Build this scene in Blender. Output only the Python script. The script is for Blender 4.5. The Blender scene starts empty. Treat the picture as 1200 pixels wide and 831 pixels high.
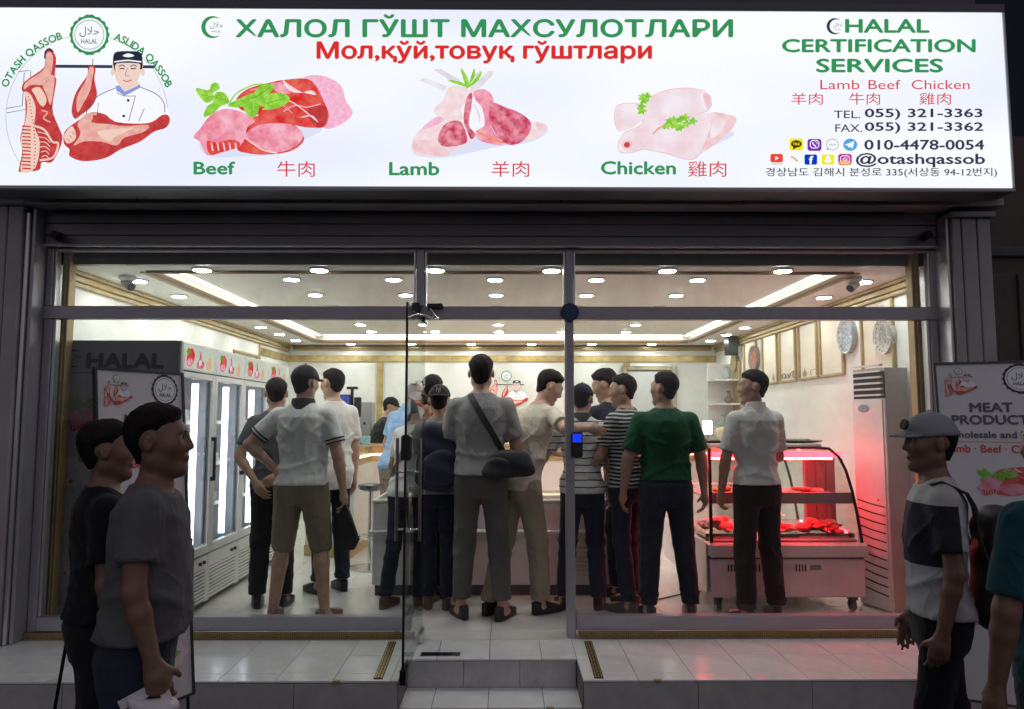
import bpy, bmesh, math, random
import numpy as np
from mathutils import Vector, Matrix, noise as mnoise

random.seed(7)
SC = bpy.context.scene
COL = SC.collection
R = math.radians
CAMZ = 1.68                 # eye height above the street
FL = 0.32                   # shop floor above the street

# ------------------------------------------------------------------ camera
cd = bpy.data.cameras.new('camera')
cam = bpy.data.objects.new('camera', cd)
COL.objects.link(cam)
cam.location = (0, 0, CAMZ)
cam.rotation_euler = (R(95.0), 0, R(-0.53))
cd.sensor_width = 36.0
cd.lens = 868.0 / 1200.0 * 36.0
cd.clip_start = 0.05
cd.clip_end = 4000
SC.camera = cam

# ------------------------------------------------------------------ night sky and the faint street light
w = bpy.data.worlds.new('World')
SC.world = w
w.use_nodes = True
bg = w.node_tree.nodes['Background']
bg.inputs[0].default_value = (0.40, 0.47, 0.75, 1)
bg.inputs[1].default_value = 0.013
sl = bpy.data.lights.new('sun', 'SUN')
sl.energy = 0.80
sl.angle = R(150)
sl.color = (0.97, 0.91, 1.0)
so = bpy.data.objects.new('sun', sl)
COL.objects.link(so)
so.rotation_euler = (R(81), 0, R(12))
SC.view_settings.view_transform = 'Standard'
SC.view_settings.look = 'None'
SC.view_settings.exposure = 0.0
SC.view_settings.gamma = 1.0
SC.cycles.use_denoising = True
SC.cycles.max_bounces = 8
SC.cycles.transparent_max_bounces = 24
SC.cycles.diffuse_bounces = 5
SC.cycles.glossy_bounces = 4
SC.cycles.sample_clamp_indirect = 6.0
SC.cycles.caustics_reflective = False
SC.cycles.caustics_refractive = False

# ------------------------------------------------------------------ photo pixel -> point at distance Y
_f, _pt, _yw = 868.0, R(5.0), R(0.53)
def ray(x, y):
    a = (x - 600) / _f; b = (415.5 - y) / _f
    fy = math.cos(_pt) - b * math.sin(_pt); fz = math.sin(_pt) + b * math.cos(_pt)
    return (a * math.cos(_yw) + fy * math.sin(_yw), -a * math.sin(_yw) + fy * math.cos(_yw), fz)
def at(x, y, Y):
    r = ray(x, y); s = Y / r[1]
    return Vector((r[0] * s, Y, CAMZ + r[2] * s))

# ------------------------------------------------------------------ materials
MATS = {}
def _nt(name):
    m = bpy.data.materials.new(name); m.use_nodes = True
    return m, m.node_tree.nodes, m.node_tree.links
def M(name, col, rough=0.5, metal=0.0, bump=0.0, bs=60, var=0.0, vs=5, spec=0.5, emit=None, es=0.0, coat=0.0, sheen=0.0, rv=0.0):
    if name in MATS: return MATS[name]
    m, N, L = _nt(name)
    b = N['Principled BSDF']
    c = (*col, 1)
    b.inputs['Base Color'].default_value = c
    b.inputs['Roughness'].default_value = rough
    b.inputs['Metallic'].default_value = metal
    b.inputs['Specular IOR Level'].default_value = spec
    b.inputs['Coat Weight'].default_value = coat
    b.inputs['Sheen Weight'].default_value = sheen
    tc = N.new('ShaderNodeTexCoord')
    if var > 0 or rv > 0:
        n = N.new('ShaderNodeTexNoise'); n.inputs['Scale'].default_value = vs; n.inputs['Detail'].default_value = 6
        n.inputs['Roughness'].default_value = 0.62
        L.new(tc.outputs['Object'], n.inputs['Vector'])
        if var > 0:
            r = N.new('ShaderNodeValToRGB')
            r.color_ramp.elements[0].position = 0.3; r.color_ramp.elements[1].position = 0.7
            r.color_ramp.elements[0].color = (*[max(0, x * (1 - var)) for x in col], 1)
            r.color_ramp.elements[1].color = (*[min(1, x * (1 + var)) for x in col], 1)
            L.new(n.outputs['Fac'], r.inputs['Fac']); L.new(r.outputs['Color'], b.inputs['Base Color'])
        if rv > 0:
            mr = N.new('ShaderNodeMapRange')
            mr.inputs['From Min'].default_value = 0.3; mr.inputs['From Max'].default_value = 0.7
            mr.inputs['To Min'].default_value = rough * (1 - rv); mr.inputs['To Max'].default_value = min(1, rough * (1 + rv))
            L.new(n.outputs['Fac'], mr.inputs['Value']); L.new(mr.outputs['Result'], b.inputs['Roughness'])
    if bump > 0:
        n2 = N.new('ShaderNodeTexNoise'); n2.inputs['Scale'].default_value = bs; n2.inputs['Detail'].default_value = 4
        L.new(tc.outputs['Object'], n2.inputs['Vector'])
        bp = N.new('ShaderNodeBump'); bp.inputs['Strength'].default_value = bump; bp.inputs['Distance'].default_value = 0.004
        L.new(n2.outputs['Fac'], bp.inputs['Height']); L.new(bp.outputs['Normal'], b.inputs['Normal'])
    if emit:
        b.inputs['Emission Color'].default_value = (*emit, 1); b.inputs['Emission Strength'].default_value = es
    MATS[name] = m
    return m
def EM(name, col, s=1.0, col2=None, vs=8.0, lo=0.4, hi=0.65, scale=(1, 1, 1), detail=5):
    """light-giving surface (lamp, lit screen, backlit print)"""
    if name in MATS: return MATS[name]
    m, N, L = _nt(name)
    N.remove(N['Principled BSDF'])
    e = N.new('ShaderNodeEmission'); e.inputs['Color'].default_value = (*col, 1); e.inputs['Strength'].default_value = s
    L.new(e.outputs[0], N['Material Output'].inputs[0])
    if col2 is not None: _two(N, L, e.inputs['Color'], col, col2, vs, lo, hi, scale, detail)
    MATS[name] = m
    return m
def _two(N, L, sock, col, col2, vs, lo, hi, scale=(1, 1, 1), detail=5):
    tc = N.new('ShaderNodeTexCoord'); mp = N.new('ShaderNodeMapping'); mp.inputs['Scale'].default_value = scale
    n = N.new('ShaderNodeTexNoise'); n.inputs['Scale'].default_value = vs; n.inputs['Detail'].default_value = detail
    r = N.new('ShaderNodeValToRGB')
    r.color_ramp.elements[0].position = lo; r.color_ramp.elements[1].position = hi
    r.color_ramp.elements[0].color = (*col, 1); r.color_ramp.elements[1].color = (*col2, 1)
    L.new(tc.outputs['Object'], mp.inputs[0]); L.new(mp.outputs[0], n.inputs['Vector'])
    L.new(n.outputs['Fac'], r.inputs['Fac']); L.new(r.outputs['Color'], sock)
def PR(name, col, col2=None, vs=30.0, lo=0.4, hi=0.65, rough=0.45):
    """print on a board: plain reflecting ink, optional second tone"""
    if name in MATS: return MATS[name]
    m, N, L = _nt(name)
    b = N['Principled BSDF']; b.inputs['Base Color'].default_value = (*col, 1); b.inputs['Roughness'].default_value = rough
    if col2 is not None: _two(N, L, b.inputs['Base Color'], col, col2, vs, lo, hi)
    MATS[name] = m
    return m
def GLASS(name, tint=(0.93, 0.96, 0.95), refl=1.0):
    if name in MATS: return MATS[name]
    m, N, L = _nt(name)
    N.remove(N['Principled BSDF'])
    t = N.new('ShaderNodeBsdfTransparent'); t.inputs[0].default_value = (*tint, 1)
    tc = N.new('ShaderNodeTexCoord'); sm = N.new('ShaderNodeTexNoise'); sm.inputs['Scale'].default_value = 2.3; sm.inputs['Detail'].default_value = 7; sm.inputs['Roughness'].default_value = .7
    sr = N.new('ShaderNodeValToRGB'); sr.color_ramp.elements[0].position = .38; sr.color_ramp.elements[1].position = .62
    sr.color_ramp.elements[0].color = (*[c * .93 for c in tint], 1); sr.color_ramp.elements[1].color = (*tint, 1)
    L.new(tc.outputs['Object'], sm.inputs['Vector']); L.new(sm.outputs['Fac'], sr.inputs['Fac']); L.new(sr.outputs['Color'], t.inputs[0])
    g = N.new('ShaderNodeBsdfGlossy'); g.inputs['Roughness'].default_value = 0.02
    fr = N.new('ShaderNodeFresnel'); fr.inputs['IOR'].default_value = 1.45
    mu = N.new('ShaderNodeMath'); mu.operation = 'MULTIPLY'; mu.inputs[1].default_value = refl
    mx = N.new('ShaderNodeMixShader')
    ge = N.new('ShaderNodeNewGeometry'); iv = N.new('ShaderNodeMath'); iv.operation = 'SUBTRACT'; iv.inputs[0].default_value = 1.0
    m2 = N.new('ShaderNodeMath'); m2.operation = 'MULTIPLY'; L.new(ge.outputs['Backfacing'], iv.inputs[1])
    L.new(fr.outputs[0], mu.inputs[0]); L.new(mu.outputs[0], m2.inputs[0]); L.new(iv.outputs[0], m2.inputs[1]); L.new(m2.outputs[0], mx.inputs[0])
    L.new(t.outputs[0], mx.inputs[1]); L.new(g.outputs[0], mx.inputs[2]); L.new(mx.outputs[0], N['Material Output'].inputs[0])
    MATS[name] = m
    return m

# ------------------------------------------------------------------ objects
def tag(o, label=None, cat=None, group=None, kind=None):
    if label: o['label'] = label
    if cat: o['category'] = cat
    if group: o['group'] = group
    if kind: o['kind'] = kind
    return o
def thing(name, label, cat, loc=(0, 0, 0), rz=0.0, group=None):
    o = bpy.data.objects.new(name, None); COL.objects.link(o)
    o.location = loc; o.rotation_euler = (0, 0, rz); o.empty_display_size = 0.1
    return tag(o, label, cat, group)
def base(p):
    """world location of the top thing above p (things that are built in world coordinates are never rotated)"""
    v = Vector((0, 0, 0))
    while p is not None:
        v = v + Vector(p.location); p = p.parent
    return v
class MB:
    """collects world-space shapes into one mesh"""
    def __init__(s): s.v = []; s.f = []; s.m = []; s.mats = []; s.cur = 0
    def mat(s, m):
        if m not in s.mats: s.mats.append(m)
        s.cur = s.mats.index(m); return s
    def add(s, vs, fs):
        o = len(s.v); s.v += [tuple(v) for v in vs]
        for f in fs: s.f.append([i + o for i in f]); s.m.append(s.cur)
        return s
    def box(s, lo, hi, M4=None):
        (a, b, c), (d, e, g) = lo, hi
        if a > d: a, d = d, a
        if b > e: b, e = e, b
        if c > g: c, g = g, c
        V = [(a, b, c), (d, b, c), (d, e, c), (a, e, c), (a, b, g), (d, b, g), (d, e, g), (a, e, g)]
        if M4 is not None: V = [M4 @ Vector(v) for v in V]
        return s.add(V, [(0, 3, 2, 1), (4, 5, 6, 7), (0, 1, 5, 4), (1, 2, 6, 5), (2, 3, 7, 6), (3, 0, 4, 7)])
    def bbox(s, lo, hi, b=0.004):
        """box with chamfered vertical and horizontal edges (via bmesh bevel)"""
        bm = bmesh.new()
        bmesh.ops.create_cube(bm, size=1.0)
        d = [hi[i] - lo[i] for i in range(3)]; c = [(hi[i] + lo[i]) / 2 for i in range(3)]
        for v in bm.verts: v.co = Vector((c[0] + v.co.x * d[0], c[1] + v.co.y * d[1], c[2] + v.co.z * d[2]))
        bmesh.ops.bevel(bm, geom=bm.edges[:], offset=min(b, min(abs(x) for x in d) * 0.45), segments=1, affect='EDGES')
        bm.verts.index_update()
        s.add([v.co.copy() for v in bm.verts], [[v.index for v in f.verts] for f in bm.faces]); bm.free()
        return s
    def cyl(s, p0, p1, r0, r1=None, n=16, cap=True):
        r1 = r0 if r1 is None else r1
        p0, p1 = Vector(p0), Vector(p1); d = (p1 - p0).normalized()
        u = d.orthogonal().normalized(); w_ = d.cross(u)
        V = []
        for p, r in ((p0, r0), (p1, r1)):
            for i in range(n):
                a = 2 * math.pi * i / n; V.append(p + (u * math.cos(a) + w_ * math.sin(a)) * r)
        F = [(i, (i + 1) % n, n + (i + 1) % n, n + i) for i in range(n)]
        if cap: F += [list(range(n))[::-1], list(range(n, 2 * n))]
        return s.add(V, F)
    def tube(s, pts, r, n=8, close=False):
        pts = [Vector(p) for p in pts]; k = len(pts)
        rr = r if isinstance(r, (list, tuple)) else [r] * k
        V = []; up = None
        for i, p in enumerate(pts):
            t = (pts[min(i + 1, k - 1)] - pts[max(i - 1, 0)]).normalized()
            u = t.orthogonal().normalized() if up is None else (up - t * up.dot(t)).normalized()
            up = u; w_ = t.cross(u)
            for j in range(n):
                a = 2 * math.pi * j / n; V.append(p + (u * math.cos(a) + w_ * math.sin(a)) * rr[i])
        F = []
        for i in range(k - 1):
            for j in range(n):
                F.append((i * n + j, i * n + (j + 1) % n, (i + 1) * n + (j + 1) % n, (i + 1) * n + j))
        F += [list(range(n))[::-1], list(range((k - 1) * n, k * n))]
        return s.add(V, F)
    def ribbon(s, pts, nrm, wd, th):
        """flat strap along pts; nrm = outward normals"""
        pts = [Vector(p) for p in pts]; k = len(pts); V = []
        for i, p in enumerate(pts):
            t = (pts[min(i + 1, k - 1)] - pts[max(i - 1, 0)]).normalized(); n = Vector(nrm[i]).normalized()
            sd = t.cross(n).normalized() * wd / 2
            V += [p - sd, p + sd, p + sd + n * th, p - sd + n * th]
        F = []
        for i in range(k - 1):
            a = i * 4; b = a + 4
            for j in range(4): F.append((a + j, a + (j + 1) % 4, b + (j + 1) % 4, b + j))
        F += [(3, 2, 1, 0), (k * 4 - 4, k * 4 - 3, k * 4 - 2, k * 4 - 1)]
        return s.add(V, F)
    def prism(s, poly, d0, d1, axis='y', M4=None):
        """poly of 2D points extruded along axis between d0 and d1 (y: poly=(x,z); x: poly=(y,z); z: poly=(x,y))"""
        k = len(poly)
        def P(p, d): return {'y': (p[0], d, p[1]), 'x': (d, p[0], p[1]), 'z': (p[0], p[1], d)}[axis]
        V = [P(p, d0) for p in poly] + [P(p, d1) for p in poly]
        if M4 is not None: V = [M4 @ Vector(v) for v in V]
        return s.add(V, [list(range(k)), list(range(k, 2 * k))[::-1]] + [(i, k + i, k + (i + 1) % k, (i + 1) % k) for i in range(k)])
    def lathe(s, prof, c, n=24):
        V = []
        for r, z in prof:
            for i in range(n):
                a = 2 * math.pi * i / n; V.append((c[0] + r * math.cos(a), c[1] + r * math.sin(a), c[2] + z))
        F = []
        for j in range(len(prof) - 1):
            for i in range(n): F.append((j * n + i, j * n + (i + 1) % n, (j + 1) * n + (i + 1) % n, (j + 1) * n + i))
        F += [list(range(n))[::-1], list(range((len(prof) - 1) * n, len(prof) * n))]
        return s.add(V, F)
    def build(s, name, mat=None, parent=None, label=None, smooth=False, fixn=True):
        off = base(parent)
        me = bpy.data.meshes.new(name)
        me.from_pydata([(v[0] - off.x, v[1] - off.y, v[2] - off.z) for v in s.v], [], s.f)
        if mat is not None: me.materials.append(mat)
        else:
            for m in s.mats: me.materials.append(m)
            me.polygons.foreach_set('material_index', s.m)
        if fixn:
            bm = bmesh.new(); bm.from_mesh(me); bmesh.ops.recalc_face_normals(bm, faces=bm.faces); bm.to_mesh(me); bm.free()
        if smooth is True: me.polygons.foreach_set('use_smooth', [True] * len(me.polygons))
        elif smooth: me.shade_smooth() if hasattr(me, 'shade_smooth') else None; 
        if smooth and smooth is not True: me.set_sharp_from_angle(angle=R(smooth))
        me.update()
        o = bpy.data.objects.new(name, me); COL.objects.link(o)
        if parent is not None: o.parent = parent
        if label: o['label'] = label
        return o
def box(name, lo, hi, mat, parent=None, bev=0.0, label=None):
    m = MB()
    (m.bbox(lo, hi, bev) if bev > 0 else m.box(lo, hi))
    return m.build(name, mat, parent, label)
def children(o): return [c for c in CH.get(o.name, [])]
CH = {}
def copy_tree(o, dloc=None, parent=None):
    c = o.copy(); COL.objects.link(c); c.parent = parent
    if dloc is not None: c.location = Vector(o.location) + Vector(dloc)
    for k in [x for x in COL.objects if x.parent == o]: copy_tree(k, None, c)
    return c
def S(o): o['kind'] = 'structure'; return o

# ------------------------------------------------------------------ lettering
_FONT = {}
def text_mesh(s, bold=0.0):
    key = (s, bold)
    if key in _FONT: return _FONT[key]
    c = bpy.data.curves.new('lettering', 'FONT'); c.body = s; c.offset = bold; c.resolution_u = 3
    o = bpy.data.objects.new('lettering', c); COL.objects.link(o)
    dg = bpy.context.evaluated_depsgraph_get()
    me = bpy.data.meshes.new_from_object(o.evaluated_get(dg))
    V = np.zeros(len(me.vertices) * 3); me.vertices.foreach_get('co', V); V = V.reshape(-1, 3)[:, :2]
    F = [list(p.vertices) for p in me.polygons]
    bpy.data.objects.remove(o); bpy.data.curves.remove(c); bpy.data.meshes.remove(me)
    _FONT[key] = (V, F)
    return V, F
class Board:
    """a flat printed face: origin, unit u (right), unit v (down), outward normal n; coordinates map from (a,b) art units"""
    def __init__(s, o, u, v, n, parent, sx=1.0, sy=1.0, fn=None):
        s.o, s.u, s.v, s.n, s.parent, s.sx, s.sy, s.fn = Vector(o), Vector(u), Vector(v), Vector(n), parent, sx, sy, fn
    def P(s, a, b, lift):
        if s.fn: return s.fn(a, b) + s.n * lift
        return s.o + s.u * (a * s.sx) + s.v * (b * s.sy) + s.n * lift
    def sub(s, ax, bx, k, ky=None):
        """a board showing art units scaled by k with origin at (ax,bx)"""
        b = Board(s.o, s.u, s.v, s.n, s.parent, s.sx, s.sy)
        ky = k if ky is None else ky
        b.fn = lambda a, c: s.P(ax + a * k, bx + c * ky, 0)
        return b
    def text(s, txt, x0, x1, y0, y1, mat, bold=0.0, lift=0.003, mb=None):
        V, F = text_mesh(txt, 0.0)
        mn, mx = V.min(0), V.max(0)
        m = mb or MB()
        m.mat(mat)
        w_ = bold * 1.15; n_ = [(0, 0)] if not bold else [(0, 0), (-w_, 0), (w_, 0), (0, w_), (0, -w_)]
        mn, mx = mn - w_, mx + w_
        for i, (ox, oy) in enumerate(n_):
            m.add([s.P(x0 + (p[0] + ox - mn[0]) / (mx[0] - mn[0]) * (x1 - x0), y1 - (p[1] + oy - mn[1]) / (mx[1] - mn[1]) * (y1 - y0), lift + i * .0002) for p in V], F)
        if mb is not None: return
        order = sorted((min(V[i][0] for i in f), max(V[i][0] for i in f)) for f in F)
        cuts, reach = [], -1e9
        for a, b in order:
            if a - reach > .17 and reach > -1e8: cuts.append((a + reach) / 2)
            reach = max(reach, b)
        nv_ = len(V)
        for k in range(len(cuts) + 1):
            lo = cuts[k - 1] if k else -1e9; hi = cuts[k] if k < len(cuts) else 1e9
            wm = MB().mat(mat); 
            fs = [f for f in m.f if lo < V[f[0] % nv_][0] < hi]; ids = sorted({i for f in fs for i in f}); mp = {j: q for q, j in enumerate(ids)}
            wm.add([m.v[i] for i in ids], [[mp[i] for i in f] for f in fs]); wm.build('lettering', None, s.parent, fixn=False)
    def poly(s, pts, mat, mb, lift=0.002, smooth=True, closed=True):
        P = spline(pts) if smooth else pts
        m = mb.mat(mat); k = len(P)
        vs = [s.P(a, b, lift) for a, b in P]
        from mathutils.geometry import tessellate_polygon
        tri = tessellate_polygon([[Vector((a, b, 0)) for a, b in P]])
        m.add(vs, [list(t) for t in tri])
    def line(s, pts, wd, mat, mb, lift=0.003, smooth=True, close=False):
        P = spline(pts, close, 5) if smooth else list(pts)
        if close: P = P + [P[0]]
        k = len(P); vs = []
        for i in range(k):
            a = P[max(i - 1, 0)]; b = P[min(i + 1, k - 1)]
            if close and i in (0, k - 1): a, b = P[k - 2], P[1]
            dx, dy = b[0] - a[0], b[1] - a[1]; l = math.hypot(dx, dy) or 1
            nx, ny = -dy / l * wd / 2, dx / l * wd / 2
            vs += [s.P(P[i][0] + nx, P[i][1] + ny, lift), s.P(P[i][0] - nx, P[i][1] - ny, lift)]
        mb.mat(mat).add(vs, [(2 * i, 2 * i + 1, 2 * i + 3, 2 * i + 2) for i in range(k - 1)])
    def disc(s, x, y, rx, ry, mat, mb, lift=0.002, n=28):
        mb.mat(mat).add([s.P(x + rx * math.cos(2 * math.pi * i / n), y + ry * math.sin(2 * math.pi * i / n), lift) for i in range(n)], [list(range(n))])
def spline(p, close=True, n=4):
    k = len(p); out = []
    rng = range(k) if close else range(k - 1)
    for i in rng:
        g = (lambda j: p[j % k]) if close else (lambda j: p[min(max(j, 0), k - 1)])
        a, b, c, d = g(i - 1), g(i), g(i + 1), g(i + 2)
        for t in range(n):
            t = t / n
            out.append(tuple(0.5 * (2 * b[q] + (c[q] - a[q]) * t + (2 * a[q] - 5 * b[q] + 4 * c[q] - d[q]) * t * t + (3 * b[q] - a[q] - 3 * c[q] + d[q]) * t ** 3) for q in (0, 1)))
    if not close: out.append(tuple(p[-1]))
    return out
# ------------------------------------------------------------------ common materials
white_wall = M('painted_wall', (0.77, 0.775, 0.74), 0.55, bump=0.15, bs=90, var=0.03, vs=2)
ceil_white = M('ceiling_paint', (0.80, 0.78, 0.72), 0.6, var=0.02, vs=2)
tile_m = M('polished_tile', (0.72, 0.71, 0.68), 0.18, var=0.05, vs=3, rv=0.4, bump=0.02, bs=20)
tile_g = M('entry_tile', (0.86, 0.87, 0.86), 0.20, var=0.10, vs=5, rv=0.45)
grout = M('grout', (0.16, 0.15, 0.14), 0.9, var=0.2, vs=30)
riser_m = M('riser_stone', (0.46, 0.455, 0.455), 0.35, var=0.15, vs=9, rv=0.3)
cladm = M('cladding_paint', (0.35, 0.335, 0.35), 0.42, var=0.16, vs=2.2, bump=0.08, bs=40, rv=0.3)
alum = M('grey_aluminium', (0.38, 0.37, 0.41), 0.38, metal=0.35, var=0.06, vs=8)
alum_edge = M('bright_aluminium', (0.62, 0.62, 0.64), 0.28, metal=0.7)
gold = M('gold_trim', (0.36, 0.265, 0.12), 0.42, metal=0.3, var=0.18, vs=9)
goldwall = M('gold_moulding', (0.42, 0.325, 0.165), 0.5, metal=0.15, var=0.16, vs=10)
golddull = M('dull_gold', (0.22, 0.155, 0.06), 0.4, metal=0.4, var=0.25, vs=20)
brown = M('brown_moulding', (0.20, 0.13, 0.07), 0.45)
black = M('black_plastic', (0.012, 0.012, 0.014), 0.35)
blackm = M('black_metal', (0.02, 0.02, 0.023), 0.3, metal=0.5)
whitep = M('white_enamel', (0.72, 0.73, 0.72), 0.25, var=0.03, vs=6)
greyp = M('grey_plastic', (0.35, 0.36, 0.37), 0.4)
chrome = M('chrome', (0.7, 0.7, 0.7), 0.15, metal=1.0)
glass = GLASS('window_glass', (0.95, 0.965, 0.96))
glass2 = GLASS('case_glass', (0.95, 0.97, 0.96), 0.9)

# ------------------------------------------------------------------ ground, entry platform, floor
asphalt = M('asphalt', (0.05, 0.05, 0.052), 0.85, bump=0.6, bs=120, var=0.3, vs=8)
S(box('street_ground', (-1500, -1500, -0.5), (1500, 1500, 0.0), asphalt))
plat = S(MB().box((-4.2, 4.02, 0.0), (-0.56, 4.72, FL - 0.012)).box((0.41, 4.02, 0.0), (3.35, 4.72, FL - 0.012))
         .box((-0.56, 4.37, 0.0), (0.41, 4.72, FL - 0.012)).box((-0.56, 4.08, 0.0), (0.41, 4.37, 0.148)).build('entry_platform', grout))
def tiles(parent, name, x0, x1, y0, y1, sx, sy, zt, mat, gap=0.003, th=0.01, jx=0.0):
    """grid of single tiles, alike ones share a mesh"""
    cache = {}
    xs = [x0]; x = math.floor((x0 - jx) / sx) * sx + sx + jx
    while x < x1 - 1e-4:
        if x > x0 + 0.02: xs.append(x)
        x += sx
    xs.append(x1)
    ys = [y1]; y = y1 - sy
    while y > y0 + 0.02: ys.append(y); y -= sy
    ys.append(y0)
    for i in range(len(xs) - 1):
        for j in range(len(ys) - 1):
            a, b = xs[i + 1] - xs[i], ys[j] - ys[j + 1]
            key = (round(a, 3), round(b, 3))
            off = base(parent)
            if key not in cache:
                m = MB(); m.bbox((gap / 2, gap / 2, 0), (a - gap / 2, b - gap / 2, th), 0.0012)
                o = m.build(name, mat, None); o.parent = parent; cache[key] = o
            else:
                o = cache[key].copy(); COL.objects.link(o)
            o.location = (xs[i] - off.x, ys[j + 1] - off.y, zt - th + random.uniform(-0.0004, 0.0004) - off.z)
tiles(plat, 'tile', -3.6, -0.56, 4.005, 4.72, 0.30, 0.30, FL, tile_g)
tiles(plat, 'tile', 0.41, 3.35, 4.005, 4.72, 0.30, 0.30, FL, tile_g, jx=0.1)
tiles(plat, 'tile', -0.56, 0.41, 4.355, 4.72, 0.30, 0.30, FL, tile_g, jx=-0.09)
tiles(plat, 'tile', -0.56, 0.41, 4.065, 4.37, 0.30, 0.31, 0.16, tile_g, jx=-0.09)
def risers(x0, x1, y, z0, z1, sx=0.6):
    x = x0
    while x < x1 - 0.02:
        xe = min(x + sx, x1)
        MB().bbox((x + 0.0015, y - 0.012, z0 + 0.002), (xe - 0.0015, y, z1 - 0.002), 0.001).build('riser_slab', riser_m, plat)
        x = xe
risers(-4.1, -0.562, 4.02, 0.0, FL - 0.012); risers(0.412, 3.35, 4.02, 0.0, FL - 0.012)
risers(-0.555, 0.405, 4.37, 0.16, FL - 0.012, 0.32); risers(-0.555, 0.405, 4.08, 0.0, 0.148, 0.32)
# small gold blocks on the nosings
for x, yy, z in ((-0.88, 4.003, FL), (0.80, 4.003, FL), (0.24, 4.063, 0.16)):
    MB().bbox((x - 0.02, yy - 0.004, z - 0.012), (x + 0.02, yy + 0.02, z + 0.002), 0.002).build('nosing_block', goldwall, plat)

# the shop floor starts under the window line
floor = S(box('floor', (-3.1, 4.72, 0.1), (3.05, 10.4, FL - 0.012), grout))
tiles(floor, 'floor_tile', -3.05, 3.0, 4.725, 10.32, 0.60, 0.60, FL, tile_m, jx=-0.09)

# gold key-pattern tapes on the platform, each flanking the step
gtape = M('gold_tape', (0.62, 0.42, 0.12), 0.3, metal=0.6)
btape = M('black_tape', (0.02, 0.018, 0.015), 0.5)
def keytape(xa, ya, xb, yb, label):
    t = thing('patterned_tape', label, 'floor tape', (xa, ya, FL))
    d = Vector((xb - xa, yb - ya, 0)); L_ = d.length; d.normalize(); s = Vector((-d.y, d.x, 0))
    def P(a, b, z): return Vector((xa, ya, FL + z)) + d * a + s * b
    m = MB(); m.add([P(0, -.024, .001), P(L_, -.024, .001), P(L_, .024, .001), P(0, .024, .001),
                     P(0, -.024, .004), P(L_, -.024, .004), P(L_, .024, .004), P(0, .024, .004)],
                    [(0, 1, 2, 3), (4, 5, 6, 7), (0, 1, 5, 4), (1, 2, 6, 5), (2, 3, 7, 6), (3, 0, 4, 7)])
    m.build('tape', btape, t)
    g = MB(); n = int(L_ / 0.062)
    def q(a0, a1, b0, b1):
        g.add([P(a0, b0, .0055), P(a1, b0, .0055), P(a1, b1, .0055), P(a0, b1, .0055)], [(0, 1, 2, 3)])
    for i in range(n):
        a = i * L_ / n + 0.004; e = L_ / n - 0.008
        q(a, a + e, -.019, -.013); q(a, a + e, .013, .019); q(a, a + .007, -.013, .013)
        q(a + .014, a + e - .006, -.004, .004); q(a + e - .014, a + e - .007, -.013, .004)
    o = g.build('key_pattern', gtape, t, fixn=False)
pa, pb = at(460, 752, 4.68), at(443, 796, 4.03)
keytape(pa.x, 4.68, pb.x, 4.03, 'black and gold patterned floor tape left of the entrance step')
pa, pb = at(689, 752, 4.68), at(702, 794, 4.03)
keytape(pa.x, 4.68, pb.x, 4.03, 'black and gold patterned floor tape right of the entrance step')

# ------------------------------------------------------------------ the shop building outside
bld = thing('shop_building', 'grey panel clad shop front under the long lit sign', 'building', (0, 4.75, 0))
XL, XR = -2.93, 2.80           # window opening
# left pilaster: vertical boards with joints
for a, b, y in ((-4.2, -3.66, 4.60), (-3.65, -3.30, 4.60), (-3.292, -3.135, 4.60), (-3.128, -3.035, 4.595)):
    box('pilaster_panel', (a, y, FL + 0.002), (b, 4.95, 3.02), cladm, bld, 0.006)
box('pilaster_trim', (-3.03, 4.62, FL + 0.002), (-3.006, 4.95, 2.985), alum_edge, bld, 0.004)
box('pilaster_trim', (-3.002, 4.64, FL + 0.002), (-2.978, 4.95, 3.02), alum, bld, 0.004)
for a, b in ((2.845, 2.90), (2.907, 3.0), (3.007, 3.09)):
    box('pilaster_panel', (a, 4.60, FL + 0.002), (b, 5.0, 2.955), cladm, bld, 0.005)
box('pilaster_trim', (2.822, 4.63, FL + 0.002), (2.84, 4.95, 2.985), alum_edge, bld, 0.003)
box('pilaster_cap', (2.83, 4.57, 2.96), (3.11, 5.02, 2.995), cladm, bld, 0.004)
# bulkhead boards over the window
box('bulkhead_panel', (-2.975, 4.735, 2.80), (2.82, 4.95, 2.865), cladm, bld, 0.004)
box('bulkhead_panel', (-2.975, 4.73, 2.868), (2.82, 4.95, 2.943), cladm, bld, 0.004)
box('bulkhead_panel', (-2.975, 4.725, 2.947), (2.82, 4.95, 3.022), cladm, bld, 0.004)
box('bulkhead_ledge', (-2.975, 4.70, 2.79), (2.82, 4.74, 2.803), alum, bld, 0.003)
dark_canopy = M('dark_canopy', (0.12, 0.12, 0.14), 0.6)
# canopy
box('canopy_board', (-4.2, 4.55, 3.024), (at(1177, 234, 4.55).x, 4.95, 3.07), cladm, bld, 0.005)
box('canopy_board', (-4.2, 4.43, 3.072), (at(1172, 234, 4.55).x, 4.95, 3.10), dark_canopy, bld, 0.003)
box('shadow_gap_strip', (-2.9, 4.70, 3.008), (2.6, 4.72, 3.022), black, bld, 0.003)  # black strip stands in for the shadow gap under the canopy
for x_ in (-2.3, -1.1, 0.35, 1.5, 2.4): MB().cyl((x_, 4.549, 3.045), (x_, 4.545, 3.045), .006, n=8).build('screw', blackm, bld)
dark_wall = M('dark_wall', (0.10, 0.10, 0.12), 0.7, var=0.15, vs=2)
box('upper_wall', (-4.2, 4.62, 3.102), (2.88, 5.1, 7.0), dark_wall, bld, 0.01)
box('upper_parapet', (-4.2, 4.30, 4.13), (2.88, 4.61, 4.7), dark_wall, bld, 0.01)
box('side_wall', (3.0, 5.02, 0.0), (3.1, 10.5, 3.4), dark_wall, bld)
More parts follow.
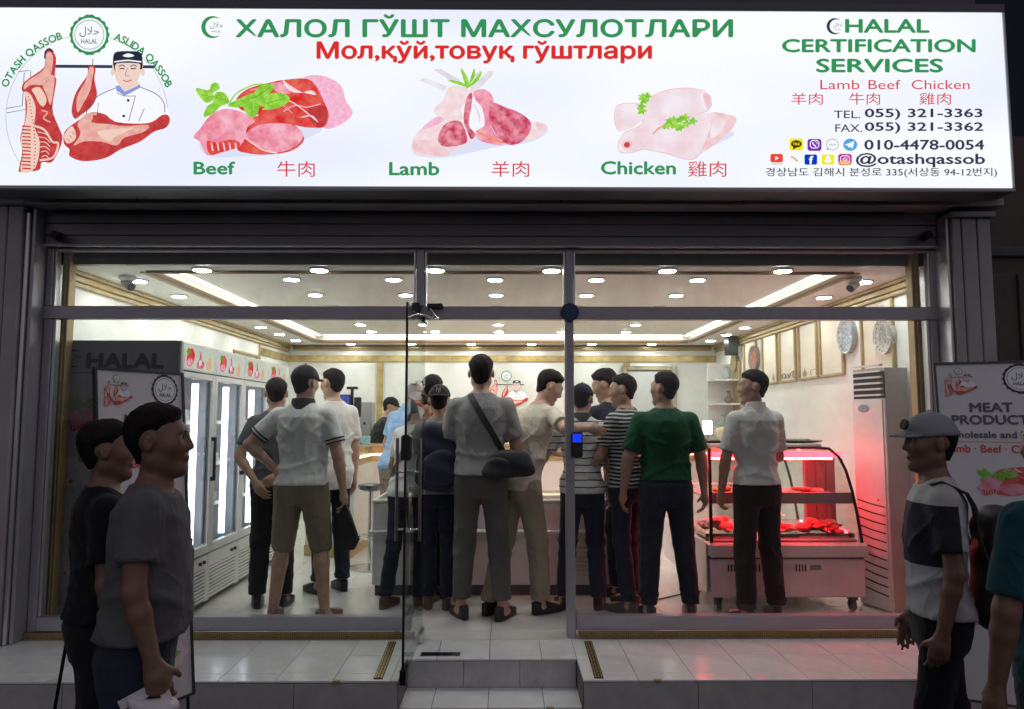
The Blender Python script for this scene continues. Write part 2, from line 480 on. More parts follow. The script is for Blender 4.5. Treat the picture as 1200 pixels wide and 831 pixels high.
box('roof', (-4.2, 5.12, 2.95), (3.1, 10.6, 3.1), dark_wall, bld)

# ------------------------------------------------------------------ windows
ZB, ZT0, ZT1, ZTOP = 0.45, 2.327, 2.41, 2.775
YF0, YF1 = 4.765, 4.835
def framebar(parent, lo, hi, bev=0.004, m=None): return box('frame', lo, hi, m or alum, parent, bev)
lw = thing('shop_window', 'large left shop window beside the open glass door', 'window', (-1.7, 4.8, FL))
framebar(lw, (XL - 0.045, YF0, FL), (XL + 0.01, YF1, 2.325))
framebar(lw, (XL + 0.012, YF0 - 0.004, 0.365), (-0.585, YF1, ZB))
framebar(lw, (XL + 0.012, YF0 + 0.01, ZB + 0.002), (XL + 0.03, YF1 - 0.01, 2.325), 0.002, alum_edge)
MB().box((XL + 0.03, 4.795, ZB - 0.01), (-0.53, 4.805, 2.35)).build('glass_pane', glass, lw)
rw = thing('shop_window', 'large right shop window in front of the red lit meat case', 'window', (1.6, 4.8, FL))
framebar(rw, (XR - 0.03, YF0, FL), (XR + 0.02, YF1, 2.325))
framebar(rw, (0.447, YF0 - 0.004, 0.365), (XR - 0.032, YF1, ZB))
framebar(rw, (0.392, YF0 - 0.01, FL), (0.443, YF1 + 0.01, 2.325))
framebar(rw, (0.386, YF0 + 0.02, FL), (0.391, YF1 - 0.02, 2.325), 0.001, alum_edge)
framebar(rw, (XR - 0.05, YF0 + 0.01, ZB + 0.002), (XR - 0.032, YF1 - 0.01, 2.325), 0.002, alum_edge)
MB().box((0.445, 4.795, ZB - 0.01), (XR - 0.04, 4.805, 2.35)).build('glass_pane', glass, rw)
# gold patterned skirting under both windows
def skirt(parent, x0, x1):
    b = box('skirting', (x0, 4.735, FL + 0.001), (x1, 4.76, 0.363), golddull, parent, 0.002)
    g = MB(); n = int((x1 - x0) / 0.075)
    for i in range(n):
        a = x0 + i * (x1 - x0) / n; e = (x1 - x0) / n; y0, y1 = 4.732, 4.7355
        g.box((a + .004, y0, .356), (a + e - .004, y1, .360)); g.box((a + .004, y0, .326), (a + .008, y1, .3555))
        g.box((a + .0085, y0, .326), (a + e - .016, y1, .330)); g.box((a + e - .020, y0, .3305), (a + e - .016, y1, .348))
        g.box((a + .018, y0, .344), (a + e - .0205, y1, .348)); g.box((a + .018, y0, .336), (a + .022, y1, .3438))
        g.box((a + e - .008, y0, .326), (a + e - .004, y1, .3555))
    o = g.build('key_pattern', gold, parent, fixn=False); o['kind'] = 'stuff'
skirt(lw, XL - 0.12, -0.56); skirt(rw, 0.46, XR + 0.05)
TW = []
for nm, x0, x1 in (('long transom window above the left shop window', XL, -0.585), ('short transom window above the open door', -0.525, 0.392), ('long transom window above the right shop window', 0.446, XR - 0.01)):
    t = thing('transom_window', nm, 'window', ((x0 + x1) / 2, 4.8, ZT1))
    framebar(t, (x0 - 0.055, YF0 - 0.006, ZT0), (x1 + (0.055 if x1 > 2 else 0.0), YF1, ZT1))
    framebar(t, (x0 - (0.045 if x0 < -2 else 0.054), YF0 - 0.002, ZT1 + 0.001), (x0 - 0.002, YF1, 2.79))
    if x1 > 2: framebar(t, (x1, YF0, ZT1 + 0.001), (x1 + 0.045, YF1, 2.79))
    framebar(t, (x0, YF0 + 0.002, ZTOP), (x1, YF1, 2.79))
    framebar(t, (x0, YF0 + 0.01, ZT1 + 0.001), (x0 + 0.012, YF1 - 0.01, ZTOP - 0.001), 0.002, alum_edge)
    framebar(t, (x1 - 0.012, YF0 + 0.01, ZT1 + 0.001), (x1, YF1 - 0.01, ZTOP - 0.001), 0.002, alum_edge)
    MB().box((x0 + 0.01, 4.795, ZT1 - 0.01), (x1 - 0.01, 4.805, ZTOP + 0.005)).build('glass_pane', glass, t)
# gold reveal columns just inside the glass
for x0, x1, lb in ((XL + 0.0, XL + 0.05, 'gold column strip inside the left end of the window'), (XR - 0.085, XR - 0.03, 'gold column strip inside the right end of the window')):
    t = thing('gold_column', lb, 'column', ((x0 + x1) / 2, 4.88, FL))
    for k in range(3):
        a = x0 + (x1 - x0) * k / 3
        MB().bbox((a + .001, 4.86 - 0.006 * (k % 2), FL), (a + (x1 - x0) / 3 - .001, 4.94, 2.79), 0.004).build('fluted_strip', gold, t)

# open glass door: hinged at the left mullion, swung out towards the street
dr = thing('glass_door', 'frameless glass door swung open towards the street', 'door', (-0.52, 4.79, FL))
MB().box((-0.524, 3.90, FL + 0.03), (-0.514, 4.76, 2.30)).build('glass_pane', GLASS('door_glass', (0.86, 0.89, 0.88), 0.75), dr)
box('edge_seal', (-0.525, 3.888, FL + 0.03), (-0.512, 3.899, 2.30), black, dr, 0.002)
box('patch_fitting', (-0.535, 4.62, 2.29), (-0.503, 4.79, 2.325), blackm, dr, 0.004)
box('patch_fitting', (-0.535, 4.62, FL + 0.012), (-0.503, 4.79, FL + 0.06), alum_edge, dr, 0.004)
box('patch_fitting', (-0.535, 3.885, FL + 0.015), (-0.503, 4.0, FL + 0.09), blackm, dr, 0.004)
box('lock', (-0.543, 3.885, 1.465), (-0.494, 3.98, 1.60), black, dr, 0.01)
hn = MB()
hn.tube([(-0.575, 3.985, 1.04), (-0.575, 3.985, 1.58)], 0.009, 10).tube([(-0.452, 3.985, 1.04), (-0.452, 3.985, 1.58)], 0.009, 10)
for z in (1.10, 1.40): hn.cyl((-0.575, 3.985, z), (-0.452, 3.985, z), 0.006, n=10)
hn.build('handle', chrome, dr, smooth=40)
dc = thing('door_closer', 'black door closer with thin arm on the transom over the door', 'door closer', (-0.5, 4.75, 2.36))
box('closer_body', (-0.60, 4.70, 2.33), (-0.545, 4.758, 2.425), black, dc, 0.006)
box('closer_body', (-0.50, 4.70, 2.392), (-0.40, 4.758, 2.42), black, dc, 0.006)
MB().tube([(-0.50, 4.72, 2.385), (-0.47, 4.62, 2.37), (-0.40, 4.5, 2.29)], 0.006).tube([(-0.40, 4.5, 2.29), (-0.515, 4.32, 2.295)], 0.006).build('arm', chrome, dc, smooth=40)

bs = thing('blue_sensor', 'small dark blue octagonal disc on the crossing of frame bars', 'sensor', (0.417, 4.75, 2.37))
blue = M('deep_blue', (0.012, 0.02, 0.10), 0.35)
MB().cyl((0.417, 4.752, 2.368), (0.417, 4.730, 2.368), 0.062, n=8).build('disc', blue, bs)
m = MB(); m.cyl((0.417, 4.7295, 2.368), (0.417, 4.727, 2.368), 0.045, n=24).build('disc_face', M('blue_face', (0.02, 0.03, 0.16), 0.3, var=0.5, vs=60), bs)

tm = thing('door_terminal', 'black access terminal with blue screen on the door frame', 'access terminal', (0.43, 4.72, 1.5))
box('case', (0.420, 4.715, 1.44), (0.492, 4.754, 1.60), black, tm, 0.008)
box('screen', (0.428, 4.712, 1.535), (0.484, 4.7152, 1.588), EM('blue_screen', (0.01, 0.05, 0.9), 1.0), tm)
MB().cyl((0.456, 4.7152, 1.49), (0.456, 4.709, 1.49), 0.017, n=20).build('reader', M('reader', (0.05, 0.05, 0.055), 0.2), tm)
box('floor_plate', (-0.49, 4.40, FL + 0.0005), (-0.26, 4.47, FL + 0.004), chrome, None, 0.001)
tag(bpy.data.objects['floor_plate'], 'thin steel floor spring plate just inside the doorway', 'floor plate')

# outside cameras
def bullet(px, py, dx, lb):
    p = at(px, py, 4.68); t = thing('security_camera', lb, 'security camera', tuple(p))
    d = Vector((dx, -0.8, -0.35)).normalized()
    MB().cyl(p + Vector((0, .045, 0)), p + Vector((0, .02, 0)), 0.03, n=16).build('base_plate', black, t, smooth=40)
    MB().tube([p + Vector((0, .02, 0)), p + Vector((0, -.01, -.01)), p + d * .02], 0.009).build('bracket', black, t, smooth=40)
    MB().cyl(p - d * .04, p + d * .075, 0.027, 0.029, n=18).cyl(p + d * .0752, p + d * .085, 0.031, n=18).build('camera_body', M('camera_dark', (0.03, 0.03, 0.033), 0.4), t, smooth=40)
    MB().cyl(p + d * .0855, p + d * .088, 0.02, n=16).build('lens', M('lens', (0.005, 0.005, 0.006), 0.05), t)
bullet(66, 276, 0.75, 'small dark bullet camera at the left end of the bulkhead')
bullet(1086, 276, -0.75, 'small dark bullet camera at the right end of the bulkhead')

# neighbouring building in the dark on the right
nb = thing('neighbour_building', 'dark brown neighbouring building behind the right pilaster', 'building', (5.5, 7.2, 0))
nbm = M('neighbour_render', (0.09, 0.07, 0.06), 0.8, var=0.25, vs=1.5, bump=0.3, bs=30)
box('wall', (3.35, 6.6, 0), (8.5, 9.0, 3.15), nbm, nb)
box('parapet', (3.33, 6.56, 3.15), (8.5, 9.0, 3.24), M('parapet', (0.07, 0.07, 0.08), 0.7), nb, 0.01)
box('wall', (3.35, 7.4, 3.24), (8.5, 9.0, 4.6), nbm, nb)
for k in range(4): box('wall_panel', (3.4 + k * 0.62, 6.575, 1.2), (3.96 + k * 0.62, 6.6, 3.0), M('neighbour_panel', (0.07, 0.058, 0.052), 0.6, var=0.2, vs=3), nb, 0.01)

# ------------------------------------------------------------------ the room
CZ = 2.71                                   # lower ceiling
WL, WR, WB = -3.02, 2.95, 10.3
wl = S(box('wall_left', (WL - 0.1, 4.95, 0.1), (WL, WB + 0.1, 3.0), white_wall))
wr = S(box('wall_right', (WR, 5.02, 0.1), (WR + 0.1, WB + 0.1, 3.0), white_wall))
wb = S(box('wall_back', (WL, WB, 0.1), (WR, WB + 0.1, 3.0), white_wall))
ce = S(MB().box((WL, 4.95, CZ), (WR, 5.12, CZ + .2)).box((WL, 9.8, CZ), (WR, WB, CZ + .2))
       .box((WL, 5.12, CZ), (-2.5, 9.8, CZ + .2)).box((2.45, 5.12, CZ), (WR, 9.8, CZ + .2))
       .box((-2.5, 5.12, CZ + .075), (2.45, 9.8, CZ + .2)).build('ceiling', ceil_white))
box('fascia_board', (WL, 4.90, CZ - 0.0), (WR, 4.948, 2.83), M('dark_fascia', (0.075, 0.07, 0.05), 0.3, var=0.3, vs=6), ce)
# tray rim moulding
for lo, hi in (((-2.5, 5.10, CZ - .018), (2.45, 5.135, CZ + .02)), ((-2.5, 9.785, CZ - .018), (2.45, 9.82, CZ + .02)),
               ((-2.515, 5.137, CZ - .018), (-2.47, 9.783, CZ + .02)), ((2.42, 5.137, CZ - .018), (2.465, 9.783, CZ + .02))):
    box('tray_moulding', lo, hi, brown, ce, 0.006)
for lo, hi in (((-2.56, 5.137, CZ - .010), (-2.52, 9.783, CZ + .0)), ((2.47, 5.137, CZ - .010), (2.51, 9.783, CZ + .0)), ((-2.5, 9.825, CZ - .012), (2.45, 9.87, CZ))):
    box('tray_moulding', lo, hi, goldwall, ce, 0.004)
# cornices
for wall, x0, x1 in ((wl, WL, WL + .055), (wr, WR - .055, WR)):
    s_ = 1 if wall is wl else -1
    xa = WL if wall is wl else WR
    for (d0, z0, z1, mt) in ((0.035, CZ - .105, CZ - .075, goldwall), (0.05, CZ - .073, CZ - .03, gold), (0.07, CZ - .028, CZ - .001, goldwall)):
        MB().bbox((min(xa, xa + s_ * d0), 5.03, z0), (max(xa, xa + s_ * d0), WB - .07, z1), 0.006).build('cornice', mt, wall)
for (d0, z0, z1, mt) in ((0.035, CZ - .075, CZ - .055, goldwall), (0.05, CZ - .053, CZ - .022, gold), (0.07, CZ - .02, CZ - .001, brown)):
    MB().bbox((WL + .07, WB - d0, z0), (WR - .07, WB, z1), 0.005).build('cornice', mt, wb)
# gold band and vertical strips on the back wall
gband = M('gold_band', (0.48, 0.36, 0.15), 0.26, metal=0.4, var=0.4, vs=7)
MB().bbox((WL + .002, WB - .02, 2.475), (WR, WB, 2.565), 0.004).build('gold_band', gband, wb)
MB().bbox((WL, 9.1, 2.475), (WL + .02, WB - .022, 2.565), 0.004).build('gold_band', gband, wl)
MB().bbox((WL, 9.06, 2.30), (WL + .018, 9.098, 2.60), 0.004).build('gold_band', gband, wl)
for px in (445, 735):
    x = at(px, 470, WB).x
    MB().bbox((x - .045, WB - .018, 1.3), (x + .045, WB, 2.473), 0.004).build('gold_strip', gband, wb)
# wall panels (tall plain boards between the strips)
for a, b in ((WL + .04, at(445, 470, WB).x - .07), (at(445, 470, WB).x + .07, at(592, 470, WB).x - .8), (at(592, 470, WB).x + 0.8, at(735, 470, WB).x - .07)):
    MB().bbox((a, WB - .008, 1.3), (b, WB, 2.45), 0.003).build('wall_board', white_wall, wb)

# ceiling lights
lamp_e = EM('downlight_glow', (0.96, 1.0, 0.95), 86.0)
def downlight(x, y, z, lb, grp, proto=[None]):
    if proto[0] is None:
        t = thing('ceiling_downlight', lb, 'ceiling light', (x, y, z), 0, grp)
        MB().lathe([(0.058, -.001), (0.072, -.001), (0.074, -.006), (0.066, -.012), (0.058, -.012)], (x, y, z), 20).build('trim_ring', whitep, t, smooth=40)
        MB().cyl((x, y, z - .0125), (x, y, z - .015), 0.056, n=20).build('lamp_disc', lamp_e, t)
        proto[0] = t
        return t
    c = copy_tree(proto[0]); c.location = (x, y, z); c['label'] = lb; c['group'] = grp
    return c
CT = CZ + .075
ORD = ['first', 'second', 'third', 'fourth', 'fifth', 'sixth', 'seventh']
for i in range(6): downlight(-2.08 + i * 0.8, 5.035, CZ, ORD[i] + ' downlight from the left in the ceiling strip right behind the window', 'front row downlights')
for r_, (yy, xs) in enumerate(((5.77, 5), (6.5, 5), (7.22, 5), (7.9, 3), (8.56, 3), (9.25, 5))):
    for i in range(xs):
        downlight((-1.68 + i * 0.8) if xs == 5 else (-1.68 + i * 1.6), yy, CT, '%s downlight from the left in the %s row of the raised ceiling field' % (ORD[i], ['front', 'second', 'third', 'fourth', 'fifth', 'rearmost'][r_]), 'middle field downlights')
for i in range(7):
    downlight(-2.72, 5.45 + i * 0.69, CZ, ORD[i] + ' downlight from the window in the ceiling strip along the left wall', 'left strip downlights')
    downlight(2.68, 5.45 + i * 0.69, CZ, ORD[i] + ' downlight from the window in the ceiling strip along the right wall', 'right strip downlights')
for i in range(6): downlight(-2.1 + i * 0.82, 10.04, CZ, ORD[i] + ' downlight from the left in the ceiling strip along the back wall', 'back row downlights')
led = EM('led_strip', (1.0, 0.98, 0.90), 6.5)
for lo, hi, lb in (((-2.462, 5.2, CT - .012), (-2.425, 9.7, CT - .001), 'long white light strip in the left edge of the ceiling recess'),
                   ((2.375, 5.2, CT - .012), (2.412, 9.7, CT - .001), 'long white light strip in the right edge of the ceiling recess'),
                   ((-2.39, 9.68, CT - .014), (2.34, 9.77, CT - .002), 'long white light strip along the back edge of the ceiling recess')):
    tag(box('light_strip', lo, hi, led), lb, 'light strip')
# cameras under the ceiling
def dome(px, py, Y, lb, side):
    p = at(px, py, Y); p.z = CZ
    t = thing('security_camera', lb, 'security camera', tuple(p))
    MB().lathe([(0.058, 0), (0.06, -.02), (0.045, -.035), (0.03, -.04)], p, 20).build('housing', whitep, t, smooth=40)
    q = p + Vector((0, 0, -.055)); d = Vector((-side * .6, -.3, -.5)).normalized()
    MB().cyl(q - d * .03, q + d * .05, 0.035, 0.035, n=18).build('camera_body', greyp if side < 0 else whitep, t, smooth=40)
    MB().cyl(q + d * .0505, q + d * .056, 0.028, n=18).build('lens', black, t)
dome(150, 319, 5.3, 'grey camera under the ceiling in the left front corner', -1)
dome(1000, 317, 5.3, 'white camera under the ceiling in the right front corner', 1)
# ------------------------------------------------------------------ printed artwork (shared by sign, banners, fridge, back wall)
def inks(kind):
    """kind 'lit' = backlit print that gives light, 'board' = plain print"""
    F = (lambda n, c, c2=None, vs=30, lo=.4, hi=.65: EM(n + '_lit', c, 1.0, c2, vs, lo, hi)) if kind == 'lit' else \
        (lambda n, c, c2=None, vs=30, lo=.4, hi=.65: PR(n + '_print', c, c2, vs, lo, hi))
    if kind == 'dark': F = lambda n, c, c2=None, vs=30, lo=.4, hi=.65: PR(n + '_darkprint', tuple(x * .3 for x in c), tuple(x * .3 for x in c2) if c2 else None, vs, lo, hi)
    return dict(
        green=F('green_ink', (0.035, 0.29, 0.10)), red=F('red_ink', (0.72, 0.028, 0.025)), rose=F('rose_ink', (0.66, 0.06, 0.09)),
        navy=F('navy_ink', (0.035, 0.04, 0.085)), line=F('line_ink', (0.09, 0.10, 0.14)), grey=F('grey_ink', (0.45, 0.5, 0.58)),
        flesh=F('pink_fat', (0.80, 0.37, 0.32), (0.86, 0.50, 0.43), 25), meat=F('deep_meat', (0.50, 0.04, 0.045), (0.62, 0.075, 0.07), 20), bone=F('bone_ink', (0.88, 0.62, 0.52)),
        skin=F('skin_ink', (0.86, 0.66, 0.58)), white=F('white_ink', (0.93, 0.95, 1.0)), collar=F('collar_ink', (0.25, 0.33, 0.72)), hat=F('hat_ink', (0.02, 0.025, 0.05)),
        beef=F('beef', (0.66, 0.025, 0.022), (0.84, 0.17, 0.14), 16, .35, .75), pink=F('pink_meat', (0.80, 0.17, 0.26), (0.93, 0.50, 0.60), 17, .32, .70), pale=F('pale_meat', (0.90, 0.42, 0.60), (0.93, 0.55, 0.72), 40),
        fat=F('fat', (0.92, 0.72, 0.75)), lamb=F('lamb', (0.55, 0.035, 0.10), (0.86, 0.34, 0.42), 28, .32, .68), lambfat=F('lamb_fat', (0.90, 0.66, 0.68), (0.90, 0.80, 0.82), 20),
        bonew=F('rib_bone', (0.70, 0.66, 0.74), (0.84, 0.82, 0.88), 10), chick=F('chicken', (0.86, 0.66, 0.70), (0.91, 0.83, 0.90), 7, .35, .62), chick2=F('chicken_edge', (0.86, 0.55, 0.58), (0.90, 0.70, 0.72), 18),
        leaf=F('leaf_ink', (0.22, 0.56, 0.04), (0.38, 0.75, 0.10), 25), leafd=F('leaf_dark', (0.10, 0.36, 0.03)), shade=F('shade_ink', (0.72, 0.76, 0.93)),
        yellow=F('yellow_ink', (0.93, 0.82, 0.02)), purple=F('purple_ink', (0.20, 0.02, 0.42)), sky=F('sky_ink', (0.08, 0.38, 0.85)), fb=F('blue_ink', (0.0, 0.045, 0.55)), tube=F('tube_red', (0.80, 0.07, 0.04)),
        brown=F('dark_brown', (0.05, 0.035, 0.0)), orange=F('orange_ink', (0.88, 0.30, 0.08)), magenta=F('magenta_ink', (0.50, 0.02, 0.33)), yel2=F('warm_panel', (0.90, 0.85, 0.55), (0.80, 0.88, 0.70), 2), black=F('black_ink', (0.02, 0.02, 0.03)))
LIT, PRT = inks('lit'), inks('board')
AR = '\uFEDD\uFEFC\uFEA3'

def badge(B, x, y, r, K, mb, L0=0.0):
    n = 72; pts = []
    for i in range(n):
        a = 2 * math.pi * i / n; q = r * (1 + 0.035 * math.cos(a * 18)) * (1.05 if i in (17, 18, 19, 53, 54, 55) else 1)
        pts.append((x + q * math.cos(a), y + q * math.sin(a)))
    B.poly(pts, K['green'], mb, .0015 + L0, smooth=False)
    B.disc(x, y, r * .86, r * .86, K['white'], mb, .002 + L0)
    B.line([(x + r * .74 * math.cos(i * math.pi / 12), y + r * .74 * math.sin(i * math.pi / 12)) for i in range(24)], r * .03, K['green'], mb, .0025 + L0, close=True)
    B.text(AR, x - r * .5, x + r * .5, y - r * .42, y + r * .12, K['line'], 0.0, .003 + L0, mb)
    B.text('HALAL', x - r * .42, x + r * .42, y + r * .22, y + r * .46, K['line'], 0.01, .003 + L0, mb)
def crescent(B, x, y, r, mat, K, mb, L0=0.0):
    out = [(x + r * math.cos(a), y + r * math.sin(a)) for a in np.linspace(R(-52), R(-308), 26)]
    inn = [(x + r * .22 + r * .84 * math.cos(a), y + r * .84 * math.sin(a)) for a in np.linspace(R(-300), R(-60), 22)]
    B.poly(out + inn, mat, mb, .002 + L0, smooth=False)
    B.text(AR, x - r * .2, x + r * .95, y - r * .45, y + r * .18, K['line'], 0.0, .002 + L0, mb)
    B.text('HALAL', x - r * .1, x + r * .8, y + r * .3, y + r * .48, K['line'], 0.0, .002 + L0, mb)

def logo(B, K, mb, words=True, L0=0.0):
    """butcher with meat in a ring; art units = pixels of the photograph's sign, origin (0,20), scale 4.373"""
    q = lambda pts: [(a / 4.373, 20 + b / 4.373) for a, b in pts]
    ring = [(102 + 95 * math.cos(a), 137 + 96 * math.sin(a)) for a in np.linspace(R(140), R(360), 60)]
    B.line(ring, 0.7, K['grey'], mb, .001 + L0, smooth=False)
    B.line(q([(95, 280), (150, 275)]), .8, K['line'], mb, .001 + L0, smooth=False)
    B.line(q([(125, 285), (115, 455), (35, 468)]), .9, K['line'], mb, .001 + L0, smooth=False)
    B.line(q([(158, 275), (150, 470), (35, 492)]), .8, K['line'], mb, .001 + L0, smooth=False)
    B.line(q([(280, 253), (795, 256)]), 3.6, K['navy'], mb, .0015 + L0, smooth=False)
    # carcass
    B.poly(q([(235, 180), (262, 170), (288, 210), (282, 300), (290, 330), (270, 470), (300, 560), (322, 620), (300, 690), (265, 745), (215, 745), (200, 785), (105, 795), (100, 770), (115, 690), (105, 620), (130, 520), (128, 400), (112, 370), (130, 330), (215, 270), (232, 240)]), K['meat'], mb, .002 + L0)
    B.poly(q([(238, 190), (262, 182), (274, 215), (262, 300), (240, 330), (215, 350), (160, 350), (125, 372), (135, 335), (218, 278), (235, 240)]), K['flesh'], mb, .0028 + L0)
    B.poly(q([(262, 300), (282, 320), (262, 450), (240, 400), (220, 350), (240, 335)]), K['flesh'], mb, .0030 + L0)
    B.poly(q([(125, 385), (160, 400), (185, 470), (178, 560), (205, 640), (195, 740), (165, 792), (108, 790), (120, 700), (108, 630), (135, 520), (140, 440)]), K['bone'], mb, .0033 + L0)
    for k in range(13):
        y = 560 + k * 18; x0 = 116 - (k % 3); B.line(q([(x0, y), (x0 + 45, y + 3)]), 1.7, K['meat'], mb, .0038 + L0, smooth=False)
        B.disc(*q([(184 - abs(k - 6) * 1.5, y + 6)])[0], .9, .9, K['meat'], mb, .0038 + L0, 8)
    for k in range(9): B.disc(*q([(148 + k * 3, 410 + k * 17)])[0], .8, .8, K['meat'], mb, .0038 + L0, 8)
    B.poly(q([(165, 372), (205, 362), (240, 420), (225, 460), (200, 440), (180, 400)]), K['bone'], mb, .0035 + L0)
    B.line(q([(180, 560), (230, 580), (270, 640), (300, 650), (275, 720), (205, 735)]), 2.4, K['bone'], mb, .0038 + L0)
    for k in range(6): B.line(q([(195 + k * 4, 590 + k * 26), (235, 600 + k * 22), (262 - k * 2, 625 + k * 20)]), 1.0, K['bone'], mb, .0038 + L0)
    B.line(q([(215, 480), (245, 490), (225, 520), (260, 540)]), 1.8, K['flesh'], mb, .0038 + L0)
    B.line(q([(232, 215), (236, 180), (255, 165), (275, 180)]), 2.0, K['hat'], mb, .0042 + L0)
    # hanging leg
    B.poly(q([(455, 255), (490, 258), (485, 320), (498, 400), (470, 460), (420, 500), (385, 522), (368, 480), (385, 400), (420, 340), (448, 300)]), K['meat'], mb, .002 + L0)
    B.poly(q([(460, 262), (482, 265), (472, 330), (462, 380), (425, 450), (400, 490), (392, 440), (405, 390), (440, 330)]), K['flesh'], mb, .0028 + L0)
    B.line(q([(478, 215), (474, 258)]), .8, K['line'], mb, .003 + L0)
    # the butcher
    B.poly(q([(590, 360), (500, 405), (450, 470), (440, 520), (560, 560), (845, 540), (848, 440), (800, 395), (720, 355)]), K['white'], mb, .0015 + L0)
    B.line(q([(590, 365), (500, 408), (452, 470), (440, 510)]), .9, K['line'], mb, .002 + L0)
    B.line(q([(720, 360), (800, 395), (840, 440), (845, 490)]), .9, K['line'], mb, .002 + L0)
    B.line(q([(695, 405), (660, 535)]), .8, K['line'], mb, .002 + L0); B.line(q([(740, 470), (712, 535)]), .8, K['line'], mb, .002 + L0)
    B.line(q([(600, 390), (640, 405), (695, 405)]), .7, K['line'], mb, .002 + L0)
    B.line(q([(505, 440), (500, 500)]), .6, K['line'], mb, .002 + L0)
    for c in ((658, 428), (635, 508)): B.disc(*q([c])[0], 1.7, 1.7, K['navy'], mb, .002 + L0, 12)
    B.poly(q([(605, 360), (630, 330), (700, 330), (715, 360), (660, 395), (630, 395)]), K['skin'], mb, .002 + L0)
    B.poly(q([(592, 355), (612, 352), (640, 385), (690, 362), (718, 345), (722, 362), (640, 405), (598, 378)]), K['collar'], mb, .0026 + L0, smooth=False)
    B.poly(q([(585, 225), (590, 300), (610, 345), (650, 372), (690, 350), (718, 300), (728, 225)]), K['skin'], mb, .003 + L0)
    for sx in (578, 734): B.disc(*q([(sx, 285)])[0], 2.2, 4.4, K['skin'], mb, .0025 + L0, 12)
    B.poly(q([(582, 245), (584, 195), (610, 178), (700, 178), (728, 195), (732, 260), (718, 268), (712, 240), (600, 240), (594, 280)]), K['hat'], mb, .0036 + L0)
    B.line(q([(588, 232), (655, 224), (726, 232)]), 1.6, K['white'], mb, .0041 + L0); B.poly(q([(630, 200), (660, 188), (690, 200), (660, 208)]), K['white'], mb, .0041 + L0)
    B.line(q([(610, 255), (628, 248), (642, 256)]), 1.1, K['line'], mb, .0042 + L0); B.line(q([(670, 256), (685, 248), (704, 255)]), 1.1, K['line'], mb, .0042 + L0)
    B.line(q([(614, 266), (640, 266)]), 1.2, K['hat'], mb, .0042 + L0); B.line(q([(672, 266), (698, 266)]), 1.2, K['hat'], mb, .0042 + L0)
    B.line(q([(656, 262), (645, 300), (665, 304)]), .6, K['line'], mb, .0042 + L0); B.line(q([(632, 325), (652, 332), (676, 324)]), 1.1, K['rose'], mb, .0042 + L0)
    # big leg in front
    B.poly(q([(330, 600), (350, 570), (420, 520), (470, 490), (540, 500), (600, 540), (760, 545), (830, 505), (862, 505), (872, 535), (850, 570), (790, 590), (720, 640), (620, 680), (540, 725), (430, 740), (360, 715), (358, 680), (330, 650)]), K['meat'], mb, .0044 + L0)
    B.poly(q([(400, 550), (440, 500), (500, 495), (470, 540), (560, 550), (640, 560), (760, 555), (740, 590), (640, 620), (600, 660), (520, 640), (430, 640), (380, 660), (415, 600)]), K['flesh'], mb, .0048 + L0)
    B.poly(q([(480, 505), (560, 520), (590, 545), (500, 535)]), K['meat'], mb, .0051 + L0)
    B.poly(q([(500, 590), (600, 575), (690, 570), (600, 610), (560, 640)]), K['bone'], mb, .0051 + L0)
    B.poly(q([(330, 610), (372, 560), (392, 620), (350, 650)]), K['bone'], mb, .0052 + L0)
    for k in range(3): B.line(q([(345 + k * 13, 625 - k * 17), (362 + k * 12, 640 - k * 17)]), .7, K['meat'], mb, .0055 + L0)
    badge(B, 105, 41, 23, K, mb, L0)
    if words:
        for word, a0, a1 in (('OTASH QASSOB', 157, 106), ('ASLIDA QASSOB', 72, 23)):
            ws = []
            for ch in word:
                if ch == ' ': ws.append(.34); continue
                V, F = text_mesh(ch, 0.0); ws.append(V[:, 0].max() - V[:, 0].min() + .15)
            tot = sum(ws); run = 0
            for i, ch in enumerate(word):
                mid = run + ws[i] / 2; run += ws[i]
                if ch == ' ': continue
                a = R(a0 + (a1 - a0) * mid / tot); cx, cy = 102 + 105.5 * math.cos(a), 143 - 105.5 * math.sin(a)
                V, F = text_mesh(ch, 0.0); mn, mx = V.min(0), V.max(0)
                th = math.pi / 2 - a; c_, s_ = math.cos(th), math.sin(th); sc = 12.2
                for k_, (ox, oy) in enumerate(((0, 0), (.03, 0), (-.03, 0), (0, .03), (0, -.03))):
                    vs = []
                    for p in V:
                        u, v = (p[0] + ox - (mn[0] + mx[0]) / 2) * sc, -(p[1] + oy - 0.36) * sc
                        vs.append(B.P(cx + u * c_ - v * s_, cy + u * s_ + v * c_, .003 + L0 + .0001 * k_))
                    mb.mat(K['green']).add(vs, F)

